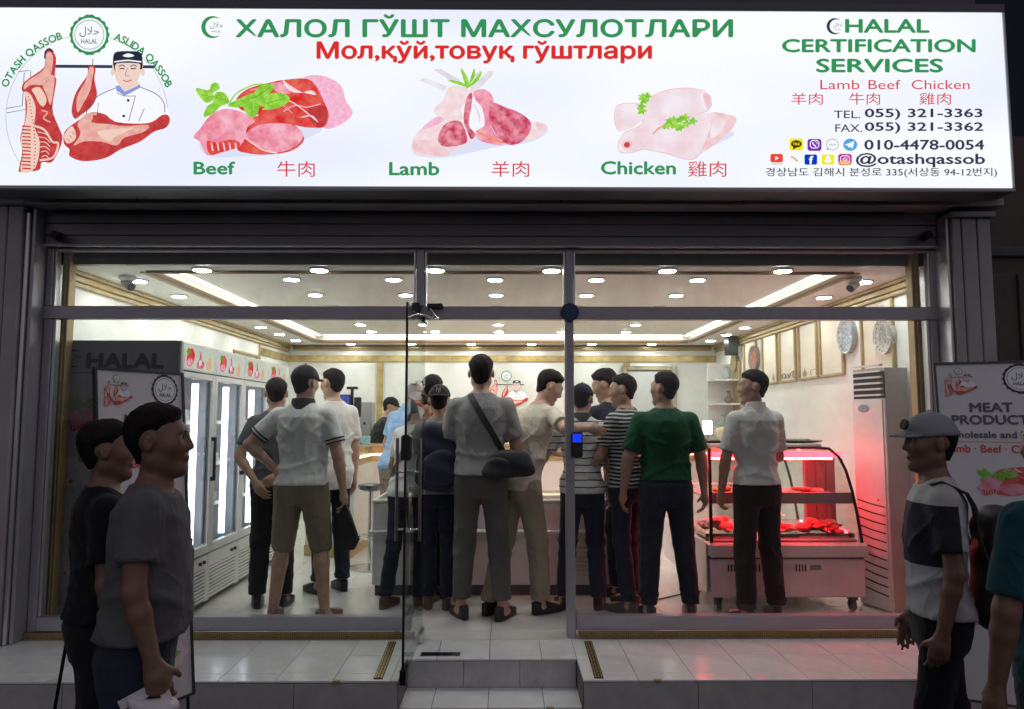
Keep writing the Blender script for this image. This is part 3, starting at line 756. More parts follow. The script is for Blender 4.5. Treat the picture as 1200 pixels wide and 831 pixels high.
def beef(B, K, mb, L0=0.0):
    q = lambda pts: [(220 + a / 5.714, 80 + b / 5.714) for a, b in pts]
    B.poly(q([(80, 470), (130, 590), (400, 590), (640, 570), (780, 480), (900, 400), (600, 380), (200, 420)]), K['shade'], mb, .001 + L0)
    B.poly(q([(780, 60), (900, 50), (1020, 110), (1060, 220), (1105, 300), (1040, 370), (920, 405), (880, 300), (840, 120)]), K['pale'], mb, .0015 + L0)
    B.poly(q([(320, 220), (400, 140), (560, 95), (640, 80), (790, 70), (860, 120), (910, 220), (945, 310), (920, 390), (840, 400), (730, 385), (600, 340), (460, 310), (360, 280)]), K['beef'], mb, .002 + L0)
    B.poly(q([(640, 80), (670, 105), (740, 150), (800, 170), (860, 180), (830, 150), (760, 165), (700, 160), (650, 120)]), K['fat'], mb, .0025 + L0)
    B.line(q([(640, 290), (720, 250), (800, 262), (890, 240)]), .8, K['fat'], mb, .0026 + L0); B.line(q([(500, 180), (560, 230), (640, 250), (700, 300)]), .8, K['pale'], mb, .0026 + L0)
    B.line(q([(420, 150), (470, 135), (560, 110), (640, 92)]), 1.4, K['pink'], mb, .0026 + L0); B.poly(q([(800, 270), (900, 250), (935, 310), (915, 380), (850, 390)]), K['meat'], mb, .0022 + L0)
    B.line(q([(620, 200), (720, 240), (860, 350)]), 1.2, K['fat'], mb, .0025 + L0); B.line(q([(760, 330), (830, 320), (870, 360)]), 1.2, K['fat'], mb, .0025 + L0)
    B.poly(q([(560, 100), (650, 110), (690, 170), (600, 160)]), K['pink'], mb, .0024 + L0)
    B.poly(q([(330, 540), (330, 420), (440, 330), (560, 310), (700, 370), (770, 440), (770, 500), (680, 560), (520, 580), (400, 570)]), K['beef'], mb, .003 + L0)
    B.poly(q([(385, 450), (470, 385), (620, 370), (720, 390), (775, 450), (720, 530), (600, 565), (520, 545), (430, 500)]), K['pink'], mb, .0035 + L0)
    B.line(q([(380, 460), (430, 500), (510, 550), (600, 570)]), 1.5, K['fat'], mb, .0038 + L0)
    B.poly(q([(40, 460), (90, 400), (150, 320), (240, 275), (350, 290), (450, 350), (400, 400), (385, 470), (340, 530), (240, 560), (140, 585), (105, 540), (80, 490)]), K['pink'], mb, .004 + L0)
    B.poly(q([(130, 490), (200, 500), (280, 480), (350, 500), (330, 535), (230, 565), (150, 580)]), K['beef'], mb, .0044 + L0)
    for k in range(5): B.line(q([(160 + k * 40, 500), (170 + k * 40, 555)]), 1.5, K['fat'], mb, .0047 + L0)
    B.line(q([(280, 240), (330, 170), (440, 115), (520, 110)]), 1.6, K['leaf'], mb, .005 + L0)
    for pts in ([(60, 135), (140, 150), (160, 110), (200, 100), (215, 140), (170, 170), (190, 200), (130, 235), (80, 190)],
                [(110, 330), (130, 260), (170, 230), (190, 165), (250, 170), (280, 230), (220, 260), (180, 300)],
                [(270, 250), (380, 190), (450, 170), (480, 200), (400, 250), (330, 265)],
                [(380, 235), (470, 230), (475, 290), (440, 335), (390, 300)],
                [(440, 180), (490, 120), (575, 110), (560, 160), (500, 200)],
                [(450, 190), (520, 200), (560, 250), (510, 260), (470, 240)],
                [(520, 190), (600, 165), (670, 185), (680, 225), (600, 270), (500, 280), (545, 240)]):
        B.poly(q(pts), K['leaf'], mb, .0054 + L0)
    for a, b in (((90, 180), (200, 200)), ((280, 245), (470, 190)), ((430, 240), (435, 320)), ((455, 200), (560, 125)), ((530, 240), (660, 200))): B.line(q([a, b]), .7, K['leafd'], mb, .0058 + L0)
def lamb(B, K, mb, L0=0.0):
    q = lambda pts: [(470 + a / 5.73, 70 + b / 5.73) for a, b in pts]
    B.poly(q([(80, 620), (280, 660), (620, 590), (880, 550), (980, 470), (700, 520), (480, 500)]), K['shade'], mb, .001 + L0)
    for pts in ([(120, 140), (160, 122), (310, 180), (290, 210)], [(215, 65), (265, 62), (400, 140), (360, 160)], [(470, 180), (590, 75), (625, 80), (610, 110), (510, 210), (450, 230)], [(480, 110), (540, 65), (520, 120)]):
        B.poly(q(pts), K['bonew'], mb, .0015 + L0, smooth=False)
    B.poly(q([(315, 195), (380, 175), (450, 200), (460, 260), (400, 330), (420, 400), (320, 415), (240, 380), (225, 330), (280, 270)]), K['lambfat'], mb, .002 + L0)
    B.poly(q([(240, 385), (300, 405), (400, 410), (450, 480), (470, 550), (400, 590), (300, 640), (180, 655), (80, 620), (75, 550), (130, 470)]), K['lambfat'], mb, .0025 + L0)
    B.poly(q([(90, 545), (200, 545), (300, 600), (330, 625), (280, 650), (100, 620)]), K['chick2'], mb, .0028 + L0)
    B.poly(q([(235, 385), (290, 405), (215, 450), (140, 465)]), K['pale'], mb, .0028 + L0)
    B.poly(q([(255, 500), (290, 440), (350, 410), (410, 430), (445, 540), (400, 575), (290, 585), (250, 550)]), K['lamb'], mb, .003 + L0)
    B.poly(q([(440, 260), (480, 225), (470, 330), (455, 440), (500, 500), (470, 535), (440, 470), (420, 400)]), K['lamb'], mb, .003 + L0)
    B.poly(q([(490, 215), (560, 200), (610, 240), (620, 290), (600, 400), (620, 480), (690, 570), (640, 575), (520, 540), (505, 480), (560, 440), (545, 330), (500, 270)]), K['pink'], mb, .003 + L0)
    B.line(q([(490, 300), (520, 360), (530, 420)]), 2.5, K['lambfat'], mb, .0034 + L0); B.line(q([(505, 480), (600, 530), (690, 560)]), 2.0, K['orange'], mb, .0034 + L0)
    B.poly(q([(610, 290), (700, 320), (800, 360), (870, 420), (865, 490), (800, 560), (720, 572), (650, 520), (600, 430), (590, 360)]), K['lamb'], mb, .0035 + L0)
    B.poly(q([(890, 420), (960, 430), (985, 465), (930, 520), (830, 545), (830, 510), (870, 490)]), K['lambfat'], mb, .0033 + L0)
    B.poly(q([(905, 430), (955, 440), (980, 468), (930, 490)]), K['chick2'], mb, .0036 + L0)
    for pts in ([(440, 195), (400, 60), (440, 110), (455, 150)], [(445, 195), (490, 60), (495, 110), (470, 160)], [(450, 190), (310, 140), (400, 150)], [(450, 190), (540, 80), (520, 140)]): B.poly(q(pts), K['leaf'], mb, .004 + L0)
def chicken(B, K, mb, L0=0.0):
    q = lambda pts: [(700 + a / 6.647, 90 + b / 6.647) for a, b in pts]
    B.poly(q([(170, 590), (430, 570), (700, 650), (860, 560), (1060, 430), (500, 400)]), K['shade'], mb, .001 + L0)
    B.poly(q([(140, 240), (200, 210), (330, 210), (400, 250), (360, 340), (180, 430), (130, 350)]), K['chick'], mb, .0015 + L0)
    B.poly(q([(880, 280), (1060, 310), (1070, 370), (980, 470), (840, 580), (740, 600), (800, 400)]), K['chick2'], mb, .0018 + L0)
    B.poly(q([(380, 570), (400, 480), (540, 400), (700, 320), (900, 280), (880, 400), (800, 590), (730, 645), (560, 600)]), K['chick'], mb, .0022 + L0)
    B.line(q([(380, 570), (560, 605), (730, 648), (800, 600)]), .9, K['chick2'], mb, .0025 + L0)
    B.poly(q([(160, 520), (210, 440), (330, 380), (370, 310), (400, 180), (520, 110), (700, 90), (840, 110), (890, 190), (870, 260), (740, 300), (560, 360), (420, 450), (350, 560), (230, 595), (170, 570)]), K['chick'], mb, .003 + L0)
    B.line(q([(880, 200), (860, 262), (740, 305), (540, 375), (420, 455)]), 1.4, K['chick2'], mb, .0033 + L0)
    B.poly(q([(825, 130), (880, 150), (890, 220), (860, 262), (835, 200)]), K['chick2'], mb, .0034 + L0)
    B.line(q([(540, 375), (480, 400), (430, 448)]), 1.2, K['orange'], mb, .0036 + L0)
    B.disc(*q([(230, 532)])[0], 3.6, 3.4, K['rose'], mb, .0036 + L0); B.disc(*q([(230, 532)])[0], 6.5, 5.5, K['chick2'], mb, .0034 + L0)
    for c in ((345, 270), (340, 235), (365, 190), (350, 160), (385, 155), (560, 350), (600, 380), (540, 385), (640, 340), (680, 320), (640, 400), (690, 370), (740, 350), (590, 340)):
        x, y = q([c])[0]; pts = [(x + (4.6 + 1.6 * math.cos(5 * a)) * math.cos(a), y + (3.9 + 1.4 * math.cos(5 * a + 1)) * math.sin(a)) for a in np.linspace(0, 2 * math.pi, 26)[:-1]]
        B.poly(pts, K['leaf'], mb, .004 + L0 + 0.0001 * (c[0] % 7), smooth=False)
    B.line(q([(620, 345), (660, 320)]), .7, K['leafd'], mb, .0055 + L0)
    for pts in ([(140, 240), (200, 210), (330, 210)], [(150, 400), (130, 330), (140, 250)], [(160, 520), (210, 440), (330, 380), (370, 310), (400, 180), (520, 110), (700, 90), (840, 110)],
                [(160, 520), (165, 575), (230, 597), (350, 562), (420, 452)], [(350, 562), (560, 602), (730, 647), (800, 592), (880, 400), (900, 280)], [(900, 280), (1060, 310), (1070, 370), (980, 470), (840, 580)]):
        B.line(q(pts), .9, K['chick2'], mb, .0037 + L0)
    B.poly(q([(900, 330), (1000, 340), (960, 430), (880, 480)]), K['chick'], mb, .0022 + L0)

# ------------------------------------------------------------------ the lit sign
SY = 4.20
sg = thing('shop_sign', 'long backlit white shop sign with green and red lettering and pictures of meat', 'sign', (0, 4.35, 3.03))
p0, p1 = at(-24, 217.5, SY), at(1186, 217.5, SY); ztop = at(600, 12, SY).z
SX0, SX1, SZ0, SZ1 = p0.x, p1.x, p0.z, ztop
face = EM('sign_face', (0.84, 0.87, 1.0), 1.0, (0.97, 1.0, 1.0), 0.7, 0.36, 0.6, (0.6, 1, 1.8), 1)
box('light_face', (SX0, SY, SZ0), (SX1, SY + 0.006, SZ1), face, sg)
casem = M('sign_case', (0.09, 0.09, 0.11), 0.4, metal=0.3)
box('sign_case', (SX0 - 0.01, SY + 0.0065, SZ0 - 0.012), (SX1 + 0.012, SY + 0.22, SZ1 + 0.012), casem, sg, 0.006)
box('frame_rail', (SX0 - 0.012, SY - 0.012, SZ1), (SX1 + 0.014, SY + 0.006, SZ1 + 0.05), casem, sg, 0.004)
box('frame_rail', (SX0 - 0.012, SY - 0.012, SZ0 - 0.022), (SX1 + 0.014, SY + 0.006, SZ0), alum, sg, 0.004)
box('frame_rail', (SX1 + 0.0005, SY - 0.010, SZ0 + .0005), (SX1 + 0.013, SY + 0.006, SZ1 - .0005), M('white_rail', (0.7, 0.7, 0.75), 0.4), sg, 0.003)
sb = Board((0, SY, 0), (1, 0, 0), (0, 0, -1), (0, -1, 0), sg)
sb.fn = lambda a, b: at(a, b, SY)
K = LIT
for t, x0, x1, y0, y1, mt, bd in (
        ('ХАЛОЛ ГЎШТ МАХСУЛОТЛАРИ', 276, 859, 17.0, 44.5, 'green', .026), ('Мол,қўй,товуқ гўштлари', 371, 764, 48, 75, 'red', .026),
        ('Beef', 227, 276, 189.5, 205, 'green', .022), ('Lamb', 456, 515, 190, 206, 'green', .022), ('Chicken', 704, 792, 189, 205, 'green', .022),
        ('牛肉', 325, 369, 189, 207.5, 'rose', 0), ('羊肉', 576, 620, 189, 207.5, 'rose', 0), ('雞肉', 806, 851, 189, 207.5, 'rose', 0),
        ('HALAL', 990, 1089, 22.5, 39, 'green', .024), ('CERTIFICATION', 916, 1143, 46, 62, 'green', .024), ('SERVICES', 956, 1105, 69, 85.5, 'green', .024),
        ('Lamb', 961, 1007, 94, 105, 'rose', 0), ('Beef', 1017.5, 1055, 94, 105, 'rose', 0), ('Chicken', 1068, 1136, 94, 105, 'rose', 0),
        ('羊肉', 927, 964, 109, 123, 'rose', 0), ('牛肉', 995, 1031, 109, 123, 'rose', 0), ('雞肉', 1077, 1114, 109, 123, 'rose', 0),
        ('TEL.', 977, 1008, 130, 139, 'navy', .005), ('055) 321-3363', 1013, 1151, 127.5, 141, 'navy', .018), ('FAX.', 978.5, 1010, 146, 155, 'navy', .005),
        ('055) 321-3362', 1013, 1152, 143.5, 157, 'navy', .018), ('010-4478-0054', 1012.5, 1153, 164, 176, 'navy', .018), ('@otashqassob', 1002.5, 1154, 179.5, 196.5, 'navy', .018),
        ('경상남도 김해시 분성로 335(서상동 94-12번지)', 897, 1168, 196.8, 208.5, 'navy', .006)):
    sb.text(t, x0, x1, y0, y1, K[mt], bd)
for nm, fn in (('butcher_emblem', logo), ('beef_picture', beef), ('lamb_picture', lamb), ('chicken_picture', chicken)):
    mb = MB(); fn(sb, K, mb); mb.build(nm, None, sg, fixn=False)
mb = MB(); crescent(sb, 249, 32, 13, K['green'], K, mb); mb.build('crescent_mark', None, sg, fixn=False)
mb = MB(); crescent(sb, 978, 31, 9.5, K['navy'], K, mb); mb.build('crescent_mark', None, sg, fixn=False)
def rrect(x, y, rx, ry, c): return [(x - rx + c, y - ry), (x + rx - c, y - ry), (x + rx, y - ry + c), (x + rx, y + ry - c), (x + rx - c, y + ry), (x - rx + c, y + ry), (x - rx, y + ry - c), (x - rx, y - ry + c)]
def icon(fn): mb = MB(); fn(mb); mb.build('contact_icon', None, sg, fixn=False)
def i1(mb):
    sb.poly(rrect(933, 169.5, 8.2, 7, 2), K['yellow'], mb, .002, False); sb.disc(933, 169, 6.4, 4.3, K['brown'], mb, .003); sb.poly([(929.5, 171), (929, 176), (934, 172.5)], K['brown'], mb, .003, False)
    sb.text('TALK', 928.8, 937.2, 167.4, 170.6, K['yellow'], .03, .004, mb)
def i2(mb):
    sb.poly(rrect(954.3, 170, 8.2, 7, 2), K['purple'], mb, .002, False); sb.line(rrect(954.3, 169.3, 5, 4.4, 2), 1.1, K['white'], mb, .003, False, True)
    sb.line([(952, 166.8), (953, 169.5), (956, 172)], 1.5, K['white'], mb, .0035); sb.line([(955, 166.5), (957, 167.5), (957.4, 169.5)], .7, K['white'], mb, .0035)
def i3(mb):
    sb.line([(975.3 + 7 * math.cos(a), 169.6 + 6.4 * math.sin(a)) for a in np.linspace(0, 6.0, 22)], 1.0, K['grey'], mb, .002, False, True); sb.poly([(968.5, 172), (969, 176.5), (973, 175)], K['grey'], mb, .002, False)
    sb.text('imo', 971, 979.5, 168, 171, K['grey'], .02, .003, mb)
def i4(mb):
    sb.disc(996.2, 169.8, 8.2, 7.2, K['sky'], mb, .002); sb.poly([(989.5, 170), (1001, 165.5), (999, 174.5), (995.5, 172), (994, 173.8), (993.6, 171)], K['white'], mb, .003, False)
def i5(mb):
    sb.poly(rrect(910, 185.5, 7.4, 5, 1.5), K['tube'], mb, .002, False); sb.poly([(908.3, 183.2), (908.3, 188), (912.6, 185.6)], K['white'], mb, .003, False); sb.line([(904, 192.3), (917, 192.3)], .7, K['rose'], mb, .002, False)
def i6(mb):
    sb.line([(927, 183.5), (930, 185), (933, 188)], 1.6, K['orange'], mb, .002); sb.disc(933.5, 188.5, 1.3, 1.2, K['orange'], mb, .003, 8); sb.disc(928, 184.5, 1.2, 1.1, K['flesh'], mb, .003, 8)
def i7(mb):
    sb.poly(rrect(950, 187.2, 7.4, 6, 1.2), K['fb'], mb, .002, False); sb.text('f', 947.6, 953, 182.8, 193, K['white'], .03, .003, mb)
def i8(mb):
    sb.poly(rrect(970, 187.2, 7.4, 6, 1.6), K['yellow'], mb, .002, False)
    sb.poly([(967.6, 184.5), (970, 182.6), (972.4, 184.5), (972.4, 187), (974.5, 189), (972.5, 190), (970, 191.6), (967.5, 190), (965.5, 189), (967.6, 187)], K['white'], mb, .003)
def i9(mb):
    sb.poly(rrect(990, 187.2, 8, 6.6, 2), K['magenta'], mb, .002, False); sb.poly([(982, 190), (982, 192), (984, 193.8), (996, 193.8), (998, 191), (990, 186)], K['orange'], mb, .0025, False)
    sb.line(rrect(990, 187.2, 5.2, 4.3, 1.6), .9, K['white'], mb, .003, False, True); sb.line([(990 + 2.3 * math.cos(a), 187.2 + 2 * math.sin(a)) for a in np.linspace(0, 6, 12)], .8, K['white'], mb, .0032, False, True)
    sb.disc(993.4, 184.4, .6, .5, K['white'], mb, .0034, 6)
for f_ in (i1, i2, i3, i4, i5, i6, i7, i8, i9): icon(f_)

# ------------------------------------------------------------------ standing banners outside
def banner(X, Y, z, ps, th, w_, h_, label, mirror=False):
    u = Vector((math.cos(ps), math.sin(ps), 0)); n = Vector((math.sin(ps), -math.cos(ps), 0))
    v = Vector((0, 0, 1)) * math.cos(th) - n * math.sin(th); nn = (u.cross(v)).normalized()
    if nn.dot(n) < 0: nn = -nn
    if mirror: BL = Vector((X, Y, z)); TL = BL + v * h_
    else: TL = Vector((X, Y, z)) - u * w_ + v * h_
    t = thing('standing_banner', label, 'banner', (X, Y, 0))
    Mx = Matrix.Identity(4)
    for i, a in enumerate((u, nn, -v)):
        for r in range(3): Mx[r][i] = a[r]
    Mx.translation = TL
    fr = 0.012
    MB().box((fr, -0.006, fr), (w_ - fr, 0.0, h_ - fr), Mx).build('printed_panel', M('banner_white', (0.74, 0.72, 0.76), 0.5, var=0.03, vs=3), t)
    for lo, hi in (((0, -.012, 0), (w_, .008, fr)), ((0, -.012, h_ - fr), (w_, .008, h_)), ((0, -.012, fr + .0005), (fr, .008, h_ - fr - .0005)), ((w_ - fr, -.012, fr + .0005), (w_, .008, h_ - fr - .0005))):
        MB().box(lo, hi, Mx).build('frame_bar', M('banner_frame', (0.06, 0.07, 0.07), 0.35, metal=0.4), t)
    for a in (0.03, w_ - 0.03):
        pt = Mx @ Vector((a, -0.01, h_)); tp = Mx @ Vector((a, -0.015, h_ * 0.25)); bk = pt - n * 0.42; bk.z = 0
        MB().cyl(pt, Vector((pt.x + (pt - tp).x * .2, pt.y + (pt - tp).y * .2, 0.0)), 0.008, n=8).build('leg', blackm, t)
        MB().cyl(tp, bk, 0.008, n=8).build('leg', blackm, t)
    B = Board(TL, u, -v, nn, t, w_ / 100.0, w_ / 100.0); H100 = h_ / w_ * 100
    K = PRT
    def px(fn, sx, sy, k):
        mb = MB(); Bs = B.sub(sx, sy, k); fn(Bs, K, mb, 0.0); return mb
    m = px(lambda b, K_, mm, L_: logo(b, K_, mm, False), 5, 3, 0.17); m.build('butcher_emblem', None, t, fixn=False)
    mb = MB(); badge(B, 77, 19, 15.5, dict(K, green=K['black']), mb); mb.build('round_badge', None, t, fixn=False)
    B.text('MEAT', 30, 68, 44, 54, K['line'], .026); B.text('PRODUCTS', 13, 87, 57, 67, K['line'], .026)
    B.text('Wholesale and Retail', 7, 95, 74, 81, K['line'], .02)
    mb = MB(); B.line([(8, 85), (92, 85)], .4, K['rose'], mb, smooth=False); mb.build('rule', None, t, fixn=False)
    B.text('Lamb · Beef · Chicken', 6, 96, 88, 96, K['red'], .01)
    for fn, ax, bx, k, nm, by in ((beef, 28, 106, .32, 'beef_picture', 0), (lamb, 28, 158, .30, 'lamb_picture', 0), (chicken, 26, 205, .34, 'chicken_picture', 0)):
        o = {'beef_picture': (220, 80), 'lamb_picture': (470, 70), 'chicken_picture': (700, 90)}[nm]
        mb = MB(); b2 = B.sub(ax - o[0] * k, bx - o[1] * k, k); fn(b2, K, mb); mb.build(nm, None, t, fixn=False)
    for fn, ax, bx, k, nm in ((beef, 8, 235, .28, 'beef_picture'), (chicken, 50, 262, .30, 'chicken_picture')):
        o = {'beef_picture': (220, 80), 'chicken_picture': (700, 90)}[nm]
        mb = MB(); b2 = B.sub(ax - o[0] * k, bx - o[1] * k, k); fn(b2, K, mb); mb.build(nm, None, t, fixn=False)
    return t
banner(-1.532, 3.8, 0.331, 1.121, 0.104, 0.496, 1.599, 'tall printed banner on legs behind the two men at the left')
banner(2.14, 3.6, 0.36, -0.42, 0.22, 0.50, 1.66, 'tall printed banner on legs behind the man with the backpack at the right', mirror=True)
# ------------------------------------------------------------------ display refrigerators on the left
FX0, FX1 = -2.98, -2.165
FZ = 2.205
inner = M('fridge_inner', (0.42, 0.44, 0.50), 0.35, var=0.05, vs=3)
tubel = EM('fridge_tube', (0.86, 0.90, 1.0), 5.0)
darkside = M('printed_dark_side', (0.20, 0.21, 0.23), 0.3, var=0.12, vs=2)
fy = [4.965, 5.56, 6.17, 6.80, 7.42]
fr_ = thing('display_refrigerator', 'long row of white glass door refrigerators with picture headers along the left wall', 'refrigerator', (-2.5, 6.2, FL))
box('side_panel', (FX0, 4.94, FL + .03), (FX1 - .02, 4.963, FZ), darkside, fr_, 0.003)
box('side_panel', (FX0, fy[-1], FL + .03), (FX1 - .02, fy[-1] + .03, FZ), whitep, fr_, 0.003)
box('corner_post', (FX1 - .0195, 4.942, FL + .05), (FX1 + .004, 4.985, FZ), M('grey_post', (0.3, 0.31, 0.32), 0.35), fr_, 0.006)
box('back_panel', (FX0, 4.965, FL + .05), (FX0 + .03, fy[-1], FZ - .03), inner, fr_)
box('top_panel', (FX0, 4.965, FZ - .028), (FX1 - .03, fy[-1], FZ), whitep, fr_, 0.003)
box('inner_floor', (FX0 + .03, 4.965, 0.69), (FX1 - .03, fy[-1], 0.715), inner, fr_)
box('inner_ceiling', (FX0 + .03, 4.965, 1.985), (FX1 - .04, fy[-1], 2.0), inner, fr_)
box('plinth', (FX0, 4.975, FL + .03), (FX1 - .07, fy[-1] - .01, 0.688), black, fr_)
for k in range(1, 4): box('divider', (FX0 + .03, fy[k] - .012, 0.716), (FX1 - .06, fy[k] + .012, 1.984), inner, fr_)
shelf_m = M('wire_shelf', (0.55, 0.57, 0.6), 0.3)
packs = [M('pack_pink', (0.55, 0.22, 0.2), 0.3, var=0.5, vs=30), M('pack_grey', (0.35, 0.33, 0.34), 0.3, var=0.5, vs=25), M('pack_white', (0.6, 0.6, 0.62), 0.3, var=0.3, vs=25)]
for k in range(4):
    a, b = fy[k] + .01, fy[k + 1] - .01
    for z in (1.02, 1.33, 1.65):
        m = MB(); m.box((FX0 + .05, a + .01, z), (FX1 - .12, b - .01, z + .008))
        m.box((FX1 - .12, a + .01, z - .008), (FX1 - .11, b - .01, z + .022)); m.build('shelf', shelf_m, fr_)
    # header box with a lit picture
    hp = box('header_panel', (FX1 - .045, fy[k] + .003, 2.012), (FX1, fy[k + 1] - .003, FZ - .001), whitep, fr_, 0.004)
    mb = MB(); B = Board((FX1 + .001, fy[k] + .05, FZ - .022), (0, 1, 0), (0, 0, -1), (1, 0, 0), hp, .0049 , .00165)
    B.n = Vector((1, 0, 0))
    B.poly([(0, 0), (100, 0), (100, 94), (0, 94)], EM('header_glow', (0.90, 0.92, 0.72), 0.75, (0.80, 0.86, 0.80), 3), mb, .001, False)
    Kp = PRT
    KH = LIT
    B.poly([(3, 60), (8, 25), (20, 8), (30, 30), (28, 60), (18, 85), (6, 82)], KH['beef'], mb, .002); B.poly([(5, 62), (15, 50), (24, 60), (18, 80), (8, 80)], KH['pink'], mb, .0025)
    B.poly([(2, 25), (10, 8), (14, 28), (8, 40)], KH['leafd'], mb, .003)
    B.poly([(42, 90), (38, 70), (47, 45), (46, 15), (52, 20), (55, 50), (64, 62), (60, 85)], KH['lamb'], mb, .002); B.poly([(45, 60), (52, 50), (54, 70), (47, 78)], KH['lambfat'], mb, .0025)
    B.poly([(74, 88), (72, 60), (80, 40), (86, 28), (90, 55), (88, 90)], EM('header_chicken', (0.85, 0.62, 0.32), 0.9, (0.85, 0.45, 0.3), 40), mb, .002)
    mb.build('header_picture', None, hp, fixn=False)
    # door
    d = MB(); z0, z1 = 0.712, 2.006; x0, x1 = FX1 - .04, FX1 - .001; fw = .045
    a, b = fy[k] + .003, fy[k + 1] - .003
    d.bbox((x0, a, z0), (x1, a + fw, z1), .004).bbox((x0, b - fw, z0), (x1, b, z1), .004)
    d.bbox((x0, a + fw, z1 - fw), (x1 - .001, b - fw, z1 - .0005), .004).bbox((x0, a + fw, z0 + .0005), (x1 - .001, b - fw, z0 + .06), .004)
    dd = d.build('door', whitep, fr_)
    MB().box((x0 + .012, a + fw - .005, z0 + .05), (x0 + .018, b - fw + .005, z1 - fw + .005)).build('door_glass', glass2, dd)
    hm = MB(); hy = b - .035
    hm.bbox((x1 + .018, hy - .012, 1.23), (x1 + .035, hy + .012, 1.55), .004).bbox((x1, hy - .01, 1.23), (x1 + .018, hy + .01, 1.26), .003).bbox((x1, hy - .01, 1.52), (x1 + .018, hy + .01, 1.55), .003)
    hm.build('handle', black, dd)
    MB().bbox((x0 - .003, b - fw - .022, z0 + .07), (x0 + .010, b - fw - .004, z1 - fw - .01), .002).build('gasket', M('gasket', (0.10, 0.11, 0.14), 0.5), dd)
    tb = MB(); ty = a + .45; tb.bbox((FX1 - .115, ty - .012, .78), (FX1 - .070, ty + .012, 1.94), .004); tb.build('light_tube', tubel, fr_)
    # grille
    g = box('grille_frame', (FX1 - .055, a, FL + .035), (FX1 - .03, b, .70), whitep, fr_, 0.004)
    MB().bbox((FX1 - .03, a + .004, .60), (FX1 - .012, b - .004, .698), .004).bbox((FX1 - .03, a + .004, FL + .04), (FX1 - .012, a + .03, .599), .003).bbox((FX1 - .03, b - .03, FL + .04), (FX1 - .012, b - .004, .599), .003).build('grille_panel', whitep, fr_)
    MB().box((FX1 - .0295, a + .031, FL + .041), (FX1 - .027, b - .031, .598)).build('grille_shadow_gap', black, fr_)
    for s_ in range(9):
        z = .375 + s_ * .0255
        MB().bbox((FX1 - .0265, a + .031, z), (FX1 - .012, b - .031, z + .0165), .002).build('slat', whitep, fr_)
    for q_ in (0, .07): MB().cyl((FX1 - .012, b - .15 + q_, .65), (FX1 + .004, b - .15 + q_, .65), .013, n=12).build('knob', black, fr_)
    # goods inside
    for zi, z in enumerate((.716, 1.029, 1.339, 1.659)):
        m = MB()
        for j in range(3):
            yy = a + .06 + j * .17 + random.uniform(-.02, .02); hgt = random.uniform(.05, .12)
            m.mat(packs[(j + k + zi) % 3]).bbox((FX1 - .40, yy, z), (FX1 - .16, yy + .13, z + hgt * 1.3), .01)
        if (k + zi) % 3 != 1:
            o = m.build('goods', None, fr_)
Bs = Board((FX0, 4.94, FZ), (1, 0, 0), (0, 0, -1), (0, -1, 0), fr_, .0079, .0079)
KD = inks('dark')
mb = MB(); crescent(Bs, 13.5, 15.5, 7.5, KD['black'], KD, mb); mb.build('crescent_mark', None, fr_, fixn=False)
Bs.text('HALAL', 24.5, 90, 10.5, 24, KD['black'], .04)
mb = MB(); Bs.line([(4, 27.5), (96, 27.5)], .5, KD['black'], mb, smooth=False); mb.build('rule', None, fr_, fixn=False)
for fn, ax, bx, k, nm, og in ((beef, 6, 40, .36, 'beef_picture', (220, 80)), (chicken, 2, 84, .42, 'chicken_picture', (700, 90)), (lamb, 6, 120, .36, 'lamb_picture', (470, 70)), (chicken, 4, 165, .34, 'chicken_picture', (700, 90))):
    mb = MB(); b2 = Bs.sub(ax - og[0] * k, bx - og[1] * k, k); fn(b2, KD, mb); mb.build(nm, None, fr_, fixn=False)

